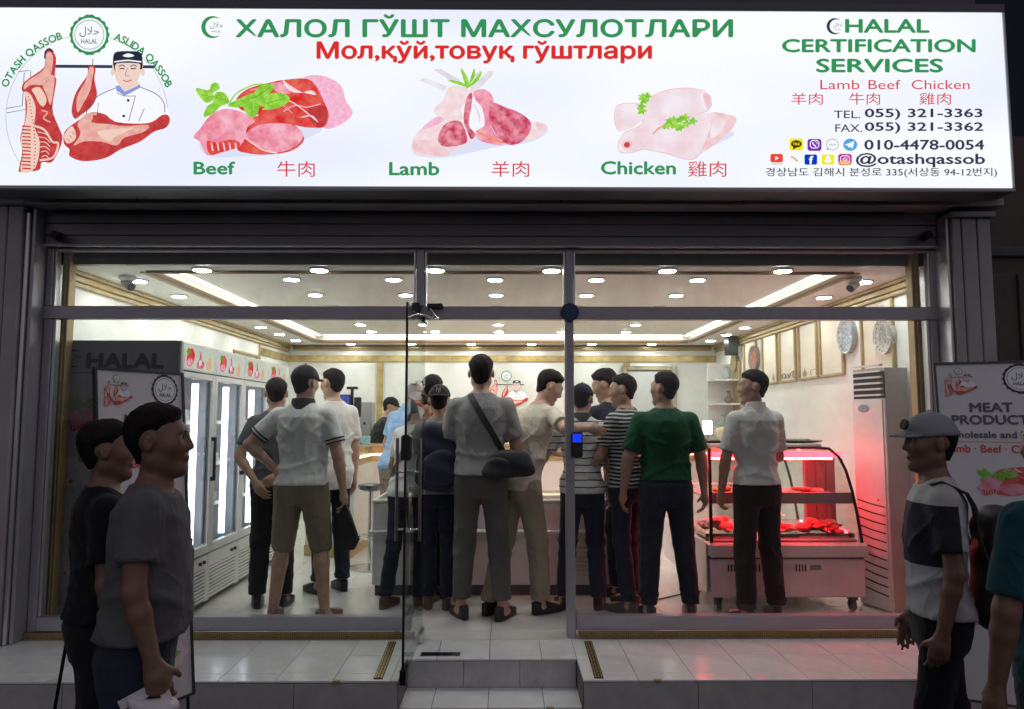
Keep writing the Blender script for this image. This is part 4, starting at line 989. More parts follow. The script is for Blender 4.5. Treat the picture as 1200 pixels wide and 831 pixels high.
# ------------------------------------------------------------------ surface nets, used for people, meat and bags
class Grid:
    def __init__(s, lo, hi, h):
        s.lo = np.array(lo, float); s.h = h
        n = np.ceil((np.array(hi) - s.lo) / h).astype(int) + 1
        s.ax = [(s.lo[i] + np.arange(n[i]) * h).astype(np.float32) for i in range(3)]
        s.D = np.full(n, 1.0, np.float32)
    def sl(s, lo, hi):
        r = []
        for i in range(3):
            a = int(max(0, math.floor((lo[i] - s.lo[i]) / s.h))); b = int(min(s.D.shape[i], math.ceil((hi[i] - s.lo[i]) / s.h) + 1))
            if b <= a: return None
            r.append(slice(a, b))
        return tuple(r)
    def add(s, fn, lo, hi, k=0.02, cut=False):
        pad = k + 2.5 * s.h
        r = s.sl([v - pad for v in lo], [v + pad for v in hi])
        if r is None: return
        X = s.ax[0][r[0]][:, None, None]; Y = s.ax[1][r[1]][None, :, None]; Z = s.ax[2][r[2]][None, None, :]
        d = fn(X, Y, Z).astype(np.float32)
        A = s.D[r]
        if cut: d = -d; h = np.maximum(k - np.abs(A - d), 0) / k if k > 0 else 0; s.D[r] = np.maximum(A, d) + h * h * k * .25
        else: h = np.maximum(k - np.abs(A - d), 0) / k if k > 0 else 0; s.D[r] = np.minimum(A, d) - h * h * k * .25
    def cone(s, a, b, ra, rb, k=0.02, cutend=None, flat=None):
        a = np.array(a, float); b = np.array(b, float); ba = b - a; L2 = float(ba @ ba) + 1e-9; m = max(ra, rb)
        def fn(X, Y, Z):
            px, py, pz = X - a[0], Y - a[1], Z - a[2]
            t = np.clip((px * ba[0] + py * ba[1] + pz * ba[2]) / L2, 0, 1)
            d = np.sqrt((px - t * ba[0]) ** 2 + (py - t * ba[1]) ** 2 + (pz - t * ba[2]) ** 2) - (ra + (rb - ra) * t)
            if cutend is not None:
                l = math.sqrt(L2); d = np.maximum(d, (px * ba[0] + py * ba[1] + pz * ba[2]) / l - cutend)
            return d
        s.add(fn, np.minimum(a, b) - m, np.maximum(a, b) + m, k)
    def ell(s, c, r, k=0.02, T=None, cut=False):
        def fn(X, Y, Z):
            if T is not None: X, Y, Z = T(X, Y, Z)
            x, y, z = (X - c[0]), (Y - c[1]), (Z - c[2])
            k0 = np.sqrt((x / r[0]) ** 2 + (y / r[1]) ** 2 + (z / r[2]) ** 2)
            k1 = np.sqrt((x / r[0] ** 2) ** 2 + (y / r[1] ** 2) ** 2 + (z / r[2] ** 2) ** 2) + 1e-9
            return k0 * (k0 - 1) / k1
        m = max(r)
        cc = np.array(c) if T is None else np.array(T.inv(c))
        lo, hi = (cc - m, cc + m) if T is not None else (np.array(c) - np.array(r), np.array(c) + np.array(r))
        s.add(fn, lo, hi, k, cut)
    def mesh(s):
        D = s.D; neg = D < 0; nx, ny, nz = D.shape
        idx = -np.ones((nx - 1, ny - 1, nz - 1), np.int64)
        cnt = np.zeros(idx.shape, np.int8)
        for i in (0, 1):
            for j in (0, 1):
                for k in (0, 1): cnt += neg[i:nx - 1 + i, j:ny - 1 + j, k:nz - 1 + k]
        act = np.argwhere((cnt > 0) & (cnt < 8))
        if len(act) == 0: return np.zeros((0, 3)), np.zeros((0, 4), int)
        idx[act[:, 0], act[:, 1], act[:, 2]] = np.arange(len(act))
        acc = np.zeros((len(act), 3)); n = np.zeros(len(act))
        C = [(i, j, k) for i in (0, 1) for j in (0, 1) for k in (0, 1)]
        val = {c: D[act[:, 0] + c[0], act[:, 1] + c[1], act[:, 2] + c[2]].astype(float) for c in C}
        for c in C:
            for ax in range(3):
                if c[ax] == 0:
                    e = list(c); e[ax] = 1; e = tuple(e); a, b = val[c], val[e]; m = (a < 0) != (b < 0)
                    t = np.where(m, a / np.where(m, a - b, 1), 0)
                    p = np.array(c, float)[None, :].repeat(len(act), 0); p[:, ax] = t
                    acc += p * m[:, None]; n += m
        V = s.lo + (act + acc / n[:, None]) * s.h
        F = []
        for ax in range(3):
            o = [a for a in range(3) if a != ax]
            A = np.take(neg, range(0, D.shape[ax] - 1), ax); Bn = np.take(neg, range(1, D.shape[ax]), ax)
            e = np.argwhere(A != Bn)
            e = e[(e[:, o[0]] > 0) & (e[:, o[1]] > 0) & (e[:, o[0]] < D.shape[o[0]] - 1) & (e[:, o[1]] < D.shape[o[1]] - 1)]
            if len(e) == 0: continue
            q = []
            for da, db in ((1, 1), (0, 1), (0, 0), (1, 0)):
                c = e.copy(); c[:, o[0]] -= da; c[:, o[1]] -= db; q.append(idx[c[:, 0], c[:, 1], c[:, 2]])
            q = np.stack(q, 1); fl = neg[e[:, 0], e[:, 1], e[:, 2]]
            if ax == 1: fl = ~fl
            q[~fl] = q[~fl][:, ::-1]
            F.append(q)
        F = np.concatenate(F); F = F[(F >= 0).all(1)]
        return V, F
def quads_obj(name, V, F, mat, parent=None, off=(0, 0, 0)):
    me = bpy.data.meshes.new(name)
    V = np.asarray(V, float) - np.array(off)
    me.vertices.add(len(V)); me.vertices.foreach_set('co', V.astype(np.float32).ravel())
    me.loops.add(len(F) * 4); me.loops.foreach_set('vertex_index', F.astype(np.int32).ravel())
    me.polygons.add(len(F)); me.polygons.foreach_set('loop_start', np.arange(len(F), dtype=np.int32) * 4)
    me.polygons.foreach_set('use_smooth', np.ones(len(F), bool))
    me.materials.append(mat); me.update(calc_edges=True)
    o = bpy.data.objects.new(name, me); COL.objects.link(o)
    if parent is not None: o.parent = parent
    return o
def lump(name, mat, parent, c, r, seed, n=9, h=0.012, amp=0.6):
    rnd = random.Random(seed); g = Grid(np.array(c) - np.array(r) * 1.5, np.array(c) + np.array(r) * 1.5, h)
    for i in range(n):
        q = [c[j] + rnd.uniform(-amp, amp) * r[j] for j in range(3)]; rr = [r[j] * rnd.uniform(.3, .55) for j in range(3)]
        g.ell(q, rr, .02)
    V, F = g.mesh(); b = base(parent)
    return quads_obj(name, V, F, mat, parent, (b.x, b.y, b.z))

# ------------------------------------------------------------------ red lit meat case on the right
MY0, MY1 = 5.36, 6.55
mx0 = at(832, 620, MY0).x; mx1 = at(1017, 640, MY0).x
mc = thing('meat_display_case', 'white curved glass meat case on castors glowing red inside', 'display case', ((mx0 + mx1) / 2, 5.9, FL))
wcase = M('case_white', (0.80, 0.73, 0.73), 0.32, var=0.05, vs=5)
zb0, zb1 = .42, .80
box('base_cabinet', (mx0, MY0, zb0), (mx1 - .02, MY1, .69), wcase, mc, .012)
box('top_rim', (mx0 - .01, MY0 - .02, .70), (mx1, MY1 + .01, zb1), wcase, mc, .015)
box('rim_gap', (mx0 + .01, MY0 + .004, .6905), (mx1 - .03, MY1 - .01, .6995), black, mc)
# vent grille in the front
for i in range(26):
    x = mx0 + .12 + i * .022
    MB().box((x, MY0 - .004, .602), (x + .009, MY0 - .0005, .652)).build('vent_slot', black if i < 11 or i > 21 else M('pale_slot', (0.75, 0.7, 0.65), .4), mc)  # one run of slots is pale, the rest black
box('brand_plate', (mx1 - .42, MY0 - .005, .612), (mx1 - .34, MY0 - .0005, .648), M('plate_grey', (0.3, 0.25, 0.25), .4), mc, .002)
for x in (mx0 + .06, mx1 - .10):
    for y in (MY0 + .06, MY1 - .08):
        m = MB(); m.cyl((x - .018, y, .36), (x + .018, y, .36), .038, n=16).bbox((x - .03, y - .03, .395), (x + .03, y + .03, .42), .004).bbox((x - .026, y - .012, .36), (x - .02, y + .012, .40), .002).bbox((x + .02, y - .012, .36), (x + .026, y + .012, .40), .002)
        m.build('castor', M('castor_grey', (0.12, 0.12, 0.12), .4), mc)
# curved end profile: photo pixels traced on the end plane
prof_px = [(955, 522), (972, 526), (984, 536), (992, 552), (999, 575), (1005, 602), (1009, 625), (1011, 637)]
prof = [(at(a, b, MY0).x, at(a, b, MY0).z) for a, b in prof_px]
ztopc = 1.475
pl = [(mx0 + .01, zb1), (mx0 + .01, ztopc)] + [(x, min(z, ztopc)) for x, z in prof] + [(prof[-1][0], zb1)]
red_e = EM('red_tube', (1.0, 0.035, 0.05), 90.0)
red_s = EM('red_strip', (1.0, 0.03, 0.045), 14.0)
for yy, nm in ((MY0 + .01, 'end_glass'), (MY1 - .02, 'end_glass')):
    MB().prism(pl, yy, yy + .006, 'y').build(nm, glass2, mc)
    th = MB(); th.tube([(x + .002, yy + .003, z) for x, z in [(prof[0][0] - .5, ztopc)] + [(x, min(z, ztopc + .001)) for x, z in prof]], .011, 8); th.build('edge_profile', black, mc, smooth=40)
# curved front glass sheet
cp = [(x, z) for x, z in [(prof[0][0], ztopc)] + prof[1:]]
m = MB(); k = len(cp)
vs = [(x, MY0 + .02, z) for x, z in cp] + [(x, MY1 - .025, z) for x, z in cp] + [(x - .005, MY0 + .02, z) for x, z in cp] + [(x - .005, MY1 - .025, z) for x, z in cp]
fs = []
for i in range(k - 1): fs += [(i, i + 1, k + i + 1, k + i), (2 * k + i, 3 * k + i, 3 * k + i + 1, 2 * k + i + 1)]
m.add(vs, fs).build('curved_glass', glass2, mc, smooth=True, fixn=False)
pinkw = M('case_pink_metal', (0.55, 0.42, 0.42), .35)
box('top_board', (mx0 + .0, MY0 + .0, ztopc + .003), (prof[0][0] + .05, MY1, ztopc + .03), wcase, mc, .006)
box('light_rail', (mx0 + .02, MY0 + .03, 1.405), (at(992, 536, MY0).x, MY0 + .12, 1.445), red_s, mc, .008)
box('shelf_light', (mx0 + .03, MY0 + .03, 1.078), (at(998, 585, MY0).x, MY0 + .075, 1.096), red_s, mc, .004)
box('shelf', (mx0 + .02, MY0 + .03, 1.10), (at(1000, 585, MY0).x, MY1 - .35, 1.115), pinkw, mc, .003)
box('shelf_lip', (mx0 + .02, MY0 + .022, 1.075), (at(1001, 585, MY0).x, MY0 + .029, 1.155), M('lip_metal', (0.62, 0.42, 0.42), .3, metal=.2), mc, .002)
box('rear_post', (mx0 + .0, MY0 + .0, zb1 + .001), (mx0 + .022, MY0 + .025, ztopc), black, mc, .003)
cx0, cx1 = at(944, 560, 5.8).x, at(979, 560, 5.8).x
for i in range(3):
    w3 = (cx1 - cx0) / 3
    box('column_board', (cx0 + i * w3 + .002, 5.8, zb1 + .01), (cx0 + (i + 1) * w3 - .002, 5.86, 1.40), M('column_metal', (0.28, 0.20, 0.20), .4), mc, .004)
for (a, b, y, z) in ((mx0 + .04, mx1 - .20, MY0 + .075, 1.398), (mx0 + .04, mx1 - .22, MY0 + .10, 1.090), (mx0 + .04, mx1 - .2, 6.1, 1.40), (mx0 + .04, mx1 - .22, 6.1, 1.09)):
    MB().cyl((a, y, z), (b, y, z), .010, n=10).build('red_tube', red_e, mc)
box('side_tube', (mx1 - .09, MY0 + .3, .815), (mx1 - .075, MY1 - .2, .83), red_e, mc)
box('deck', (mx0 + .03, MY0 + .03, zb1 + .001), (mx1 - .06, MY1 - .03, zb1 + .02), M('steel_tray', (0.5, 0.45, 0.45), .3, metal=.5), mc, .004)
box('side_panel', (mx0 - .024, MY0 + .03, .45), (mx0 - .012, MY1 + .3, .80), wcase, mc, .006)
# meat on trays (separate things resting in the case)
meat_m = M('raw_meat', (0.50, 0.10, 0.09), .32, var=.55, vs=14, bump=.5, bs=40)
meat_fat = M('meat_fat', (0.62, 0.42, 0.38), .28, var=.5, vs=22, bump=.5, bs=40)
meat2 = M('raw_meat_light', (0.62, 0.22, 0.19), .35, var=.5, vs=18, bump=.5, bs=40)
def tray(px, py, Y, w_, d_, z, lb, seed, mt, hgt=.055, n=14):
    x = at(px, py, Y).x; t = thing('meat_tray', lb, 'meat tray', (x, Y + d_ / 2, z))
    m = MB(); m.box((x - w_ / 2, Y, z), (x + w_ / 2, Y + d_, z + .006))
    for lo, hi in (((x - w_ / 2, Y, z + .0062), (x - w_ / 2 + .004, Y + d_, z + .03)), ((x + w_ / 2 - .004, Y, z + .0062), (x + w_ / 2, Y + d_, z + .03)), ((x - w_ / 2 + .0042, Y, z + .0062), (x + w_ / 2 - .0042, Y + .004, z + .03))): m.box(lo, hi)
    m.build('tray', chrome, t)
    rnd = random.Random(seed)
    for i in range(max(3, n // 2)):
        q = (x + rnd.uniform(-.6, .6) * w_ / 2, Y + d_ * (.2 + .6 * rnd.random()), z + .012 + hgt * rnd.uniform(.5, 1.1))
        lump('meat_cut', mt if i % 3 else meat_fat, t, q, (w_ * rnd.uniform(.24, .36), d_ * rnd.uniform(.2, .3), hgt * rnd.uniform(.5, .75)), seed * 31 + i, 5, .010, .45)
    return t
zd = zb1 + .022
tray(848, 630, 5.46, .26, .38, zd, 'tray of red meat at the left end of the case floor', 3, meat2, .085)
tray(918, 634, 5.44, .24, .36, zd, 'tray of red meat on the case floor behind the white shirt man', 9, meat_m, .06)
tray(955, 634, 5.47, .26, .36, zd, 'tray of red meat on the case floor right of the man in the white shirt', 4, meat_m, .07)
tray(986, 634, 5.46, .20, .36, zd, 'tray of red meat at the right end of the case floor', 5, meat_m, .055)
tray(958, 576, 5.50, .24, .25, 1.117, 'small tray of red meat on the glass case shelf', 6, meat_m, .022)
tray(850, 576, 5.55, .18, .2, 1.117, 'small tray of meat on the left part of the case shelf', 16, M('yellow_goods', (0.6, 0.42, 0.08), .5, var=.3, vs=30), .03)
for px, lb, sd in ((845, 'dark tray of small goods on top of the meat case at the left', 11), (938, 'flat tray of cookies on top of the meat case at the right', 12)):
    x = at(px, 522, 5.5).x; t = thing('serving_tray', lb, 'tray', (x, 5.6, ztopc + .031))
    MB().lathe([(.10, 0), (.17, .004), (.19, .018), (.186, .02), (.168, .008), (.10, .005)], (x, 5.58, ztopc + .031), 28).build('dish', M('dark_dish', (0.07, 0.06, 0.06), .3), t, smooth=40)
    rnd = random.Random(sd)
    for i in range(11):
        a = rnd.uniform(0, 6.28); r = rnd.uniform(0, .13)
        q = (x + r * math.cos(a), 5.58 + r * math.sin(a), ztopc + .045)
        lump('cookie', M('cookie', (0.35, 0.27, 0.16), .6, var=.3, vs=30), t, q, (.03, .03, .013), sd + i, 4, .008, .4)

# ------------------------------------------------------------------ floor standing air conditioner
ac = thing('air_conditioner', 'tall white floor standing air conditioner beside the meat case', 'air conditioner', (2.75, 5.45, FL))
A = Vector((2.655, 5.62, 0)); Bp = Vector((2.735, 5.30, 0)); zA0, zA1 = FL + .001, at(1004, 440, 5.62).z + .04
ud = (Bp - A).normalized(); nd = Vector((ud.y, -ud.x, 0)); nd = nd if nd.x < 0 else -nd
wA = (Bp - A).length; dA = .19
Ma = Matrix.Identity(4)
for i, a in enumerate((ud, nd, Vector((0, 0, 1)))):
    for r_ in range(3): Ma[r_][i] = a[r_]
Ma.translation = A
acw = M('ac_white', (0.85, 0.85, 0.85), .3, var=.04, vs=4); acg = M('ac_grey', (0.55, 0.54, 0.54), .35)
MB().box((0, -dA, FL + .001), (wA, 0, zA1), Ma).build('housing', acg, ac)
MB().box((.004, .0005, FL + .01), (wA - .004, .012, 1.83), Ma).box((.008, .0125, .34), (wA - .02, .022, 1.82), Ma).build('front_panel', acw, ac)
MB().box((.004, .0005, 1.832), (wA - .004, .004, zA1 - .03), Ma).build('outlet_recess', black, ac)
for i in range(6):
    z = 1.85 + i * .043
    MB().box((.015, .005, z), (wA - .015, .03, z + .013), Ma).build('louvre', acw, ac)
MB().prism([(wA * .38 + .055 * math.cos(a), 1.76 + .028 * math.sin(a)) for a in np.linspace(0, 6.283, 22)[:-1]], .0225, .028, 'y', Ma).build('oval_badge', M('badge_silver', (0.35, 0.38, 0.4), .25, metal=.5, var=.4, vs=50), ac)
for i in range(11):
    z = .44 + i * .062
    pts = [(.02, z + .03), (wA * .5, z + .010), (wA - .03, z), (wA - .03, z - .009), (wA * .5, z + .0), (.02, z + .02)]
    MB().prism(pts, .0222, .0235, 'y', Ma).build('air_slot', black, ac)
for z in (1.06, 1.10): MB().prism([(wA * .72 + .008 * math.cos(a), z + .008 * math.sin(a)) for a in np.linspace(0, 6.283, 10)[:-1]], .0222, .025, 'y', Ma).build('button', M('button_red', (0.5, 0.1, 0.1), .4), ac)

# ------------------------------------------------------------------ chest freezers across the middle
fz_e = M('freezer_white', (0.74, 0.74, 0.75), .3, var=.05, vs=4)
def freezer(x0, x1, lb, louv):
    y0, y1 = 5.86, 6.55
    t = thing('chest_freezer', lb, 'chest freezer', ((x0 + x1) / 2, 6.2, FL))
    box('kick_base', (x0 + .02, y0 + .03, FL + .001), (x1 - .02, y1 - .02, .40), M('kick_dark', (0.10, 0.10, 0.10), .5), t)
    box('cabinet', (x0, y0, .402), (x1, y1, .80), fz_e, t, .01)
    box('bumper_rail', (x0 - .03, y0 - .035, .795), (x1 + .0, y0 - .001, .825), whitep, t, .01)
    box('upper_front', (x0, y0, .827), (x1, y0 + .04, 1.03), fz_e, t, .008)
    box('upper_side', (x0, y0 + .041, .801), (x0 + .04, y1, 1.03), fz_e, t, .008)
    box('upper_side', (x1 - .04, y0 + .041, .801), (x1, y1, 1.03), fz_e, t, .008)
    box('upper_back', (x0 + .041, y1 - .04, .801), (x1 - .041, y1, 1.03), fz_e, t, .008)
    for lo, hi in (((x0 - .005, y0 - .008, 1.031), (x1 + .0, y0 + .035, 1.055)), ((x0 - .005, y0 + .036, 1.031), (x0 + .035, y1, 1.055)), ((x1 - .04, y0 + .036, 1.031), (x1, y1, 1.055)), ((x0 + .036, y1 - .04, 1.031), (x1 - .041, y1, 1.055))):
        box('rim', lo, hi, whitep, t, .006)
    box('inner_light', (x0 + .05, y0 + .0405, 1.0), (x1 - .05, y0 + .05, 1.02), EM('freezer_light', (1, .93, .75), 3.0), t)
    MB().box((x0 + .03, y0 + .03, 1.056), (x1 - .03, y1 - .03, 1.062)).build('glass_lid', glass2, t)
    for s_, ex in enumerate((x0 + .17,) if not louv else (x0 + .14,)):
        Bq = Board((ex, y0, .96), (1, 0, 0), (0, 0, -1), (0, -1, 0), t, .001, .001)
        mb = MB(); Bq.poly([(0, 25), (12, 8), (30, 10), (42, 0), (62, 4), (92, 18), (84, 36), (66, 40), (60, 60), (50, 42), (26, 44), (22, 64), (10, 60), (8, 42)], M('emblem_brown', (0.07, 0.05, 0.04), .5, var=.6, vs=60), mb, .002)
        mb.build('bull_emblem', None, t, fixn=False)
    lump('frozen_goods', M('frozen_packs', (0.45, 0.4, 0.4), .4, var=.5, vs=18), t, ((x0 + x1) / 2, 6.2, .90), ((x1 - x0) / 2 - .08, .26, .08), 5, 22, .02)
    if louv:
        for i in range(9):
            z = .44 + i * .036
            box('louvre', (x0 + .42, y0 - .014, z), (x1 - .03, y0 - .0005, z + .022), whitep, t, .004)
freezer(-1.03, -0.02, 'white chest freezer behind the tall man in grey, left of its twin', False)
freezer(-0.01, 0.98, 'white chest freezer with ribbed lower panel behind the striped shirts', True)

# ------------------------------------------------------------------ back counter
ct = thing('service_counter', 'long white service counter with gold top edge before the back wall', 'counter', (0.3, 8.7, FL))
cw = M('counter_white', (0.66, 0.65, 0.60), .3, var=.04, vs=3)
cy = 8.5; cxl = -1.66; ctz = 1.375
pl = [(cxl, 7.45), (cxl + .10, 7.40), (cxl + .16, 7.45), (cxl + .2, cy - .15), (cxl + .4, cy), (2.4, cy), (2.4, cy + .5), (cxl - .35, cy + .5), (cxl - .35, 7.6)]
def inset(d, z0, z1, nm, mt):
    c = (0.2, 8.6)
    P = [(x + (d if x > 0 else -d) * (1 if x > cxl + .05 else .5), y - (d if y < cy + .3 else 0)) for x, y in pl]
    return MB().prism(P, z0, z1, 'z').build(nm, mt, ct)
inset(0, FL + .11, 1.21, 'counter_front', cw)
inset(.012, FL + .001, FL + .105, 'gold_base', goldwall)
inset(.012, 1.212, 1.275, 'gold_band', gband)
inset(.02, 1.277, 1.30, 'light_strip', EM('counter_strip', (1.0, .86, .58), 2.2))
inset(.035, 1.302, ctz, 'gold_edge', gband)
inset(.03, ctz + .002, ctz + .025, 'counter_top', M('counter_stone', (0.45, 0.36, 0.22), .2, var=.3, vs=6))
CTZ = ctz + .026
# things on the counter
mo = thing('monitor', 'dark till monitor with violet screen on the counter at the left', 'monitor', tuple(at(408, 500, 8.35)))
p = at(405, 476, 8.3)
box('screen_housing', (p.x - .10, 8.30, p.z - .10), (p.x + .05, 8.33, p.z + .13), black, mo, .006)
box('screen', (p.x - .09, 8.296, p.z - .08), (p.x + .04, 8.2995, p.z + .12), EM('violet_screen', (0.10, 0.12, 0.55), .8), mo)
box('customer_display', (p.x + .09, 8.31, p.z - .12), (p.x + .17, 8.34, p.z + .10), black, mo, .006)
MB().cyl((p.x + .06, 8.35, CTZ), (p.x + .06, 8.35, p.z + .2), .018, n=12).bbox((p.x - .06, 8.28, CTZ), (p.x + .16, 8.42, CTZ + .02), .005).bbox((p.x + .0, 8.33, p.z + .19), (p.x + .12, 8.39, p.z + .22), .004).build('stand', black, mo)
p = at(422, 519, 8.4); bx_ = box('tissue_box', (p.x - .06, 8.42, CTZ), (p.x + .09, 8.55, CTZ + .09), M('tissue_blue', (0.30, 0.55, 0.62), .5, var=.3, vs=20), None, .006)
tag(bx_, 'light blue tissue box on the counter left of the cashier', 'tissue box')
p = at(420, 492, 9.2); bx_ = thing('card_machine', 'grey cabinet with small lamp behind the till', 'cabinet', (p.x, 9.3, FL))
box('cabinet_body', (p.x - .12, 9.2, FL), (p.x + .16, 9.5, p.z + .22), greyp, bx_, .01); box('key', (p.x + .06, 9.195, p.z - .06), (p.x + .09, 9.1995, p.z - .03), black, bx_)
# bar stool
st = thing('bar_stool', 'bar stool with round dark metallic seat in front of the counter', 'stool', tuple(at(435, 640, 6.95)))
p = at(435, 569, 6.95); st.location = (p.x, 6.95, FL)
MB().lathe([(.06, -.05), (.105, -.035), (.118, -.01), (.116, .008), (.09, .014)], p, 28).build('seat', M('steel_seat', (0.18, 0.19, 0.2), .25, metal=.8), st, smooth=40)
MB().cyl((p.x, 6.95, FL + .03), (p.x, 6.95, p.z - .05), .022, n=14).build('pole', chrome, st, smooth=40)
MB().lathe([(.19, 0), (.19, .012), (.03, .04)], (p.x, 6.95, FL), 28).build('foot_plate', chrome, st, smooth=40)
MB().tube([(p.x + .13 * math.cos(a), 6.95 + .13 * math.sin(a), FL + .28) for a in np.linspace(0, 6.283, 24)], .009, 8).build('foot_ring', chrome, st, smooth=40)
# round emblem, door and frames on the back wall
em = thing('wall_emblem', 'round butcher emblem on the back wall', 'emblem', (0, WB - .01, 2.0))
k = 0.0032
c = at(592, 458, WB)
Be = Board((c.x - 100 * k, WB - .009, c.z + 105 * k), (1, 0, 0), (0, 0, -1), (0, -1, 0), em, k, k)
mb = MB(); logo(Be, PRT, mb, False); mb.build('emblem_print', None, em, fixn=False)
bd = thing('back_door', 'pale door with silver and gold frame in the back wall', 'door', (1.9, WB, FL))
a_, b_ = at(731, 431, WB - .03), at(790, 431, WB - .03)
box('leaf', (a_.x + .05, WB - .03, FL + .01), (b_.x - .05, WB - .001, a_.z - .05), M('door_leaf', (0.62, 0.64, 0.64), .3), bd, .004)
for lo, hi in (((a_.x - .02, WB - .05, FL + .01), (a_.x + .045, WB - .001, a_.z + .02)), ((b_.x - .045, WB - .05, FL + .01), (b_.x + .03, WB - .001, a_.z + .02)), ((a_.x + .046, WB - .048, a_.z - .035), (b_.x - .046, WB - .001, a_.z + .02))):
    box('frame', lo, hi, M('silver_gold', (0.42, 0.38, 0.28), .25, metal=.7, var=.35, vs=12), bd, .005)
# left wall frame
lf = thing('wall_frame', 'empty gold picture frame on the left wall above the refrigerators', 'picture frame', (WL, 8.7, 2.3))
for lo, hi in (((WL + .001, 8.2, 2.43), (WL + .025, 9.0, 2.455)), ((WL + .001, 8.2, 1.7), (WL + .025, 8.225, 2.429)), ((WL + .001, 8.975, 1.7), (WL + .025, 9.0, 2.429)), ((WL + .001, 8.2, 1.67), (WL + .025, 9.0, 1.699))):
    box('frame_bar', lo, hi, goldwall, lf, .005)
# right wall: tall gold framed panels and plates
panel_w = M('panel_warm_light', (0.78, 0.72, 0.60), .5, var=.03, vs=3)  # warm light on the panels is put into this cream colour
specs = [(9.02, 8.62, None), (8.38, 7.96, 0), (7.85, 7.46, 1), (7.33, 6.94, 2), (6.83, 6.40, None), (6.02, 5.56, None)]
lbs = ['tall gold framed panel deepest on the right wall beside a plate', 'tall gold framed panel with one tiny motif at its lower corner', 'tall gold framed panel with dark curly motif at its foot',
       'tall gold framed panel with two small pale motifs at its foot', 'tall plain gold framed panel left of the blue plate', 'tall gold framed panel nearest the window between two plates']
for (ya, yb, mo_), lb in zip(specs, lbs):
    t = thing('wall_panel', lb, 'wall panel', (WR, (ya + yb) / 2, 2.1)); z0, z1 = 2.09, 2.60
    if ya < 6.1: z0 = 2.03
    x = WR
    box('backing', (x - .008, yb, z0), (x - .001, ya, z1), panel_w, t)
    for lo, hi in (((x - .028, yb - .028, z0 - .028), (x - .001, ya + .028, z0 - .001)), ((x - .028, yb - .028, z0), (x - .001, yb - .001, z1)), ((x - .028, ya + .001, z0), (x - .001, ya + .028, z1))):
        box('frame_bar', lo, hi, goldwall, t, .005)
    if mo_ is not None:
        Bm = Board((x - .008, ya, z0 + .12), (0, -1, 0), (0, 0, -1), (-1, 0, 0), t, .004, .001)
        mb = MB(); ink = M('motif_grey', (0.30, 0.27, 0.22), .5); ink2 = M('motif_dark', (0.06, 0.05, 0.04), .5)
        if mo_ == 0: Bm.poly([(70, 110), (66, 80), (72, 50), (74, 20), (78, 50), (84, 80), (80, 110)], ink, mb)
        if mo_ == 1:
            Bm.line([(10, 100), (8, 70), (20, 50), (30, 70), (28, 100), (18, 95)], 6, ink2, mb); Bm.line([(38, 110), (45, 60), (52, 90), (48, 110)], 4, ink2, mb)
            Bm.line([(58, 105), (64, 60), (75, 50), (84, 40), (80, 90), (88, 110)], 6, ink2, mb)
        if mo_ == 2: Bm.poly([(15, 110), (12, 80), (22, 50), (24, 10), (28, 50), (38, 80), (34, 110)], ink, mb); Bm.line([(62, 110), (62, 60), (90, 60), (90, 100)], 5, ink, mb)
        mb.build('motif', None, t, fixn=False)
def plate(px, py, r, m1, m2, lb):
    Y = WR / math.tan(math.atan2(px - 592, 868.0)); p = at(px, py, Y)
    t = thing('wall_plate', lb, 'plate', (WR, Y, p.z)); x = WR - .012
    def disc(r0, r1, xa, xb, m, nm, n=36):
        mm = MB(); V = []
        for rr, xx in ((r0, xa), (r1, xb), (r0 * .98, x + .010)):
            for i in range(n): a = 6.2832 * i / n; V.append((xx, Y + rr * math.cos(a), p.z + rr * math.sin(a)))
        F = [(i, (i + 1) % n, n + (i + 1) % n, n + i) for i in range(n)] + [list(range(n, 2 * n))] + [(i, (i + 1) % n, 2 * n + (i + 1) % n, 2 * n + i) for i in range(n)]
        mm.add(V, F).build(nm, m, t, smooth=40)
    disc(r, r * .62, x - .035, x - .012, m1, 'rim'); disc(r * .60, r * .5, x - .016, x - .0135, m2, 'painted_center')
    mm = MB(); 
    for i in range(18):
        a = 6.2832 * i / 18; q = (x - .030, Y + r * .82 * math.cos(a), p.z + r * .82 * math.sin(a)); mm.cyl(q, (q[0] + .004, q[1], q[2]), r * .06, n=8)
    mm.build('rim_pattern', m2, t)
pb1 = M('plate_blue', (0.42, 0.46, 0.48), .2, var=.5, vs=25); pb2 = M('plate_blue_paint', (0.28, 0.34, 0.42), .25, var=.9, vs=40)
pw1 = M('plate_white', (0.6, 0.58, 0.52), .2, var=.4, vs=30); pw2 = M('plate_brown_paint', (0.30, 0.28, 0.27), .3, var=.9, vs=50)
pt1 = M('plate_tan', (0.45, 0.36, 0.22), .4, var=.3, vs=20); pr2 = M('plate_red_paint', (0.5, 0.16, 0.12), .3, var=.8, vs=30)
plate(1000, 394, .15, pb1, pb2, 'blue patterned plate on the right wall, second from the window')
plate(1045, 394, .14, pw1, pw2, 'pale patterned plate on the right wall nearest the window')
plate(888, 420, .15, M('plate_grey', (0.42, 0.46, 0.46), .2, var=.3, vs=20), pr2, 'grey plate with a red centre on the right wall')
plate(865, 425, .12, pt1, M('plate_tan_dark', (0.33, 0.25, 0.14), .4, var=.3, vs=40), 'round tan plate deepest on the right wall')
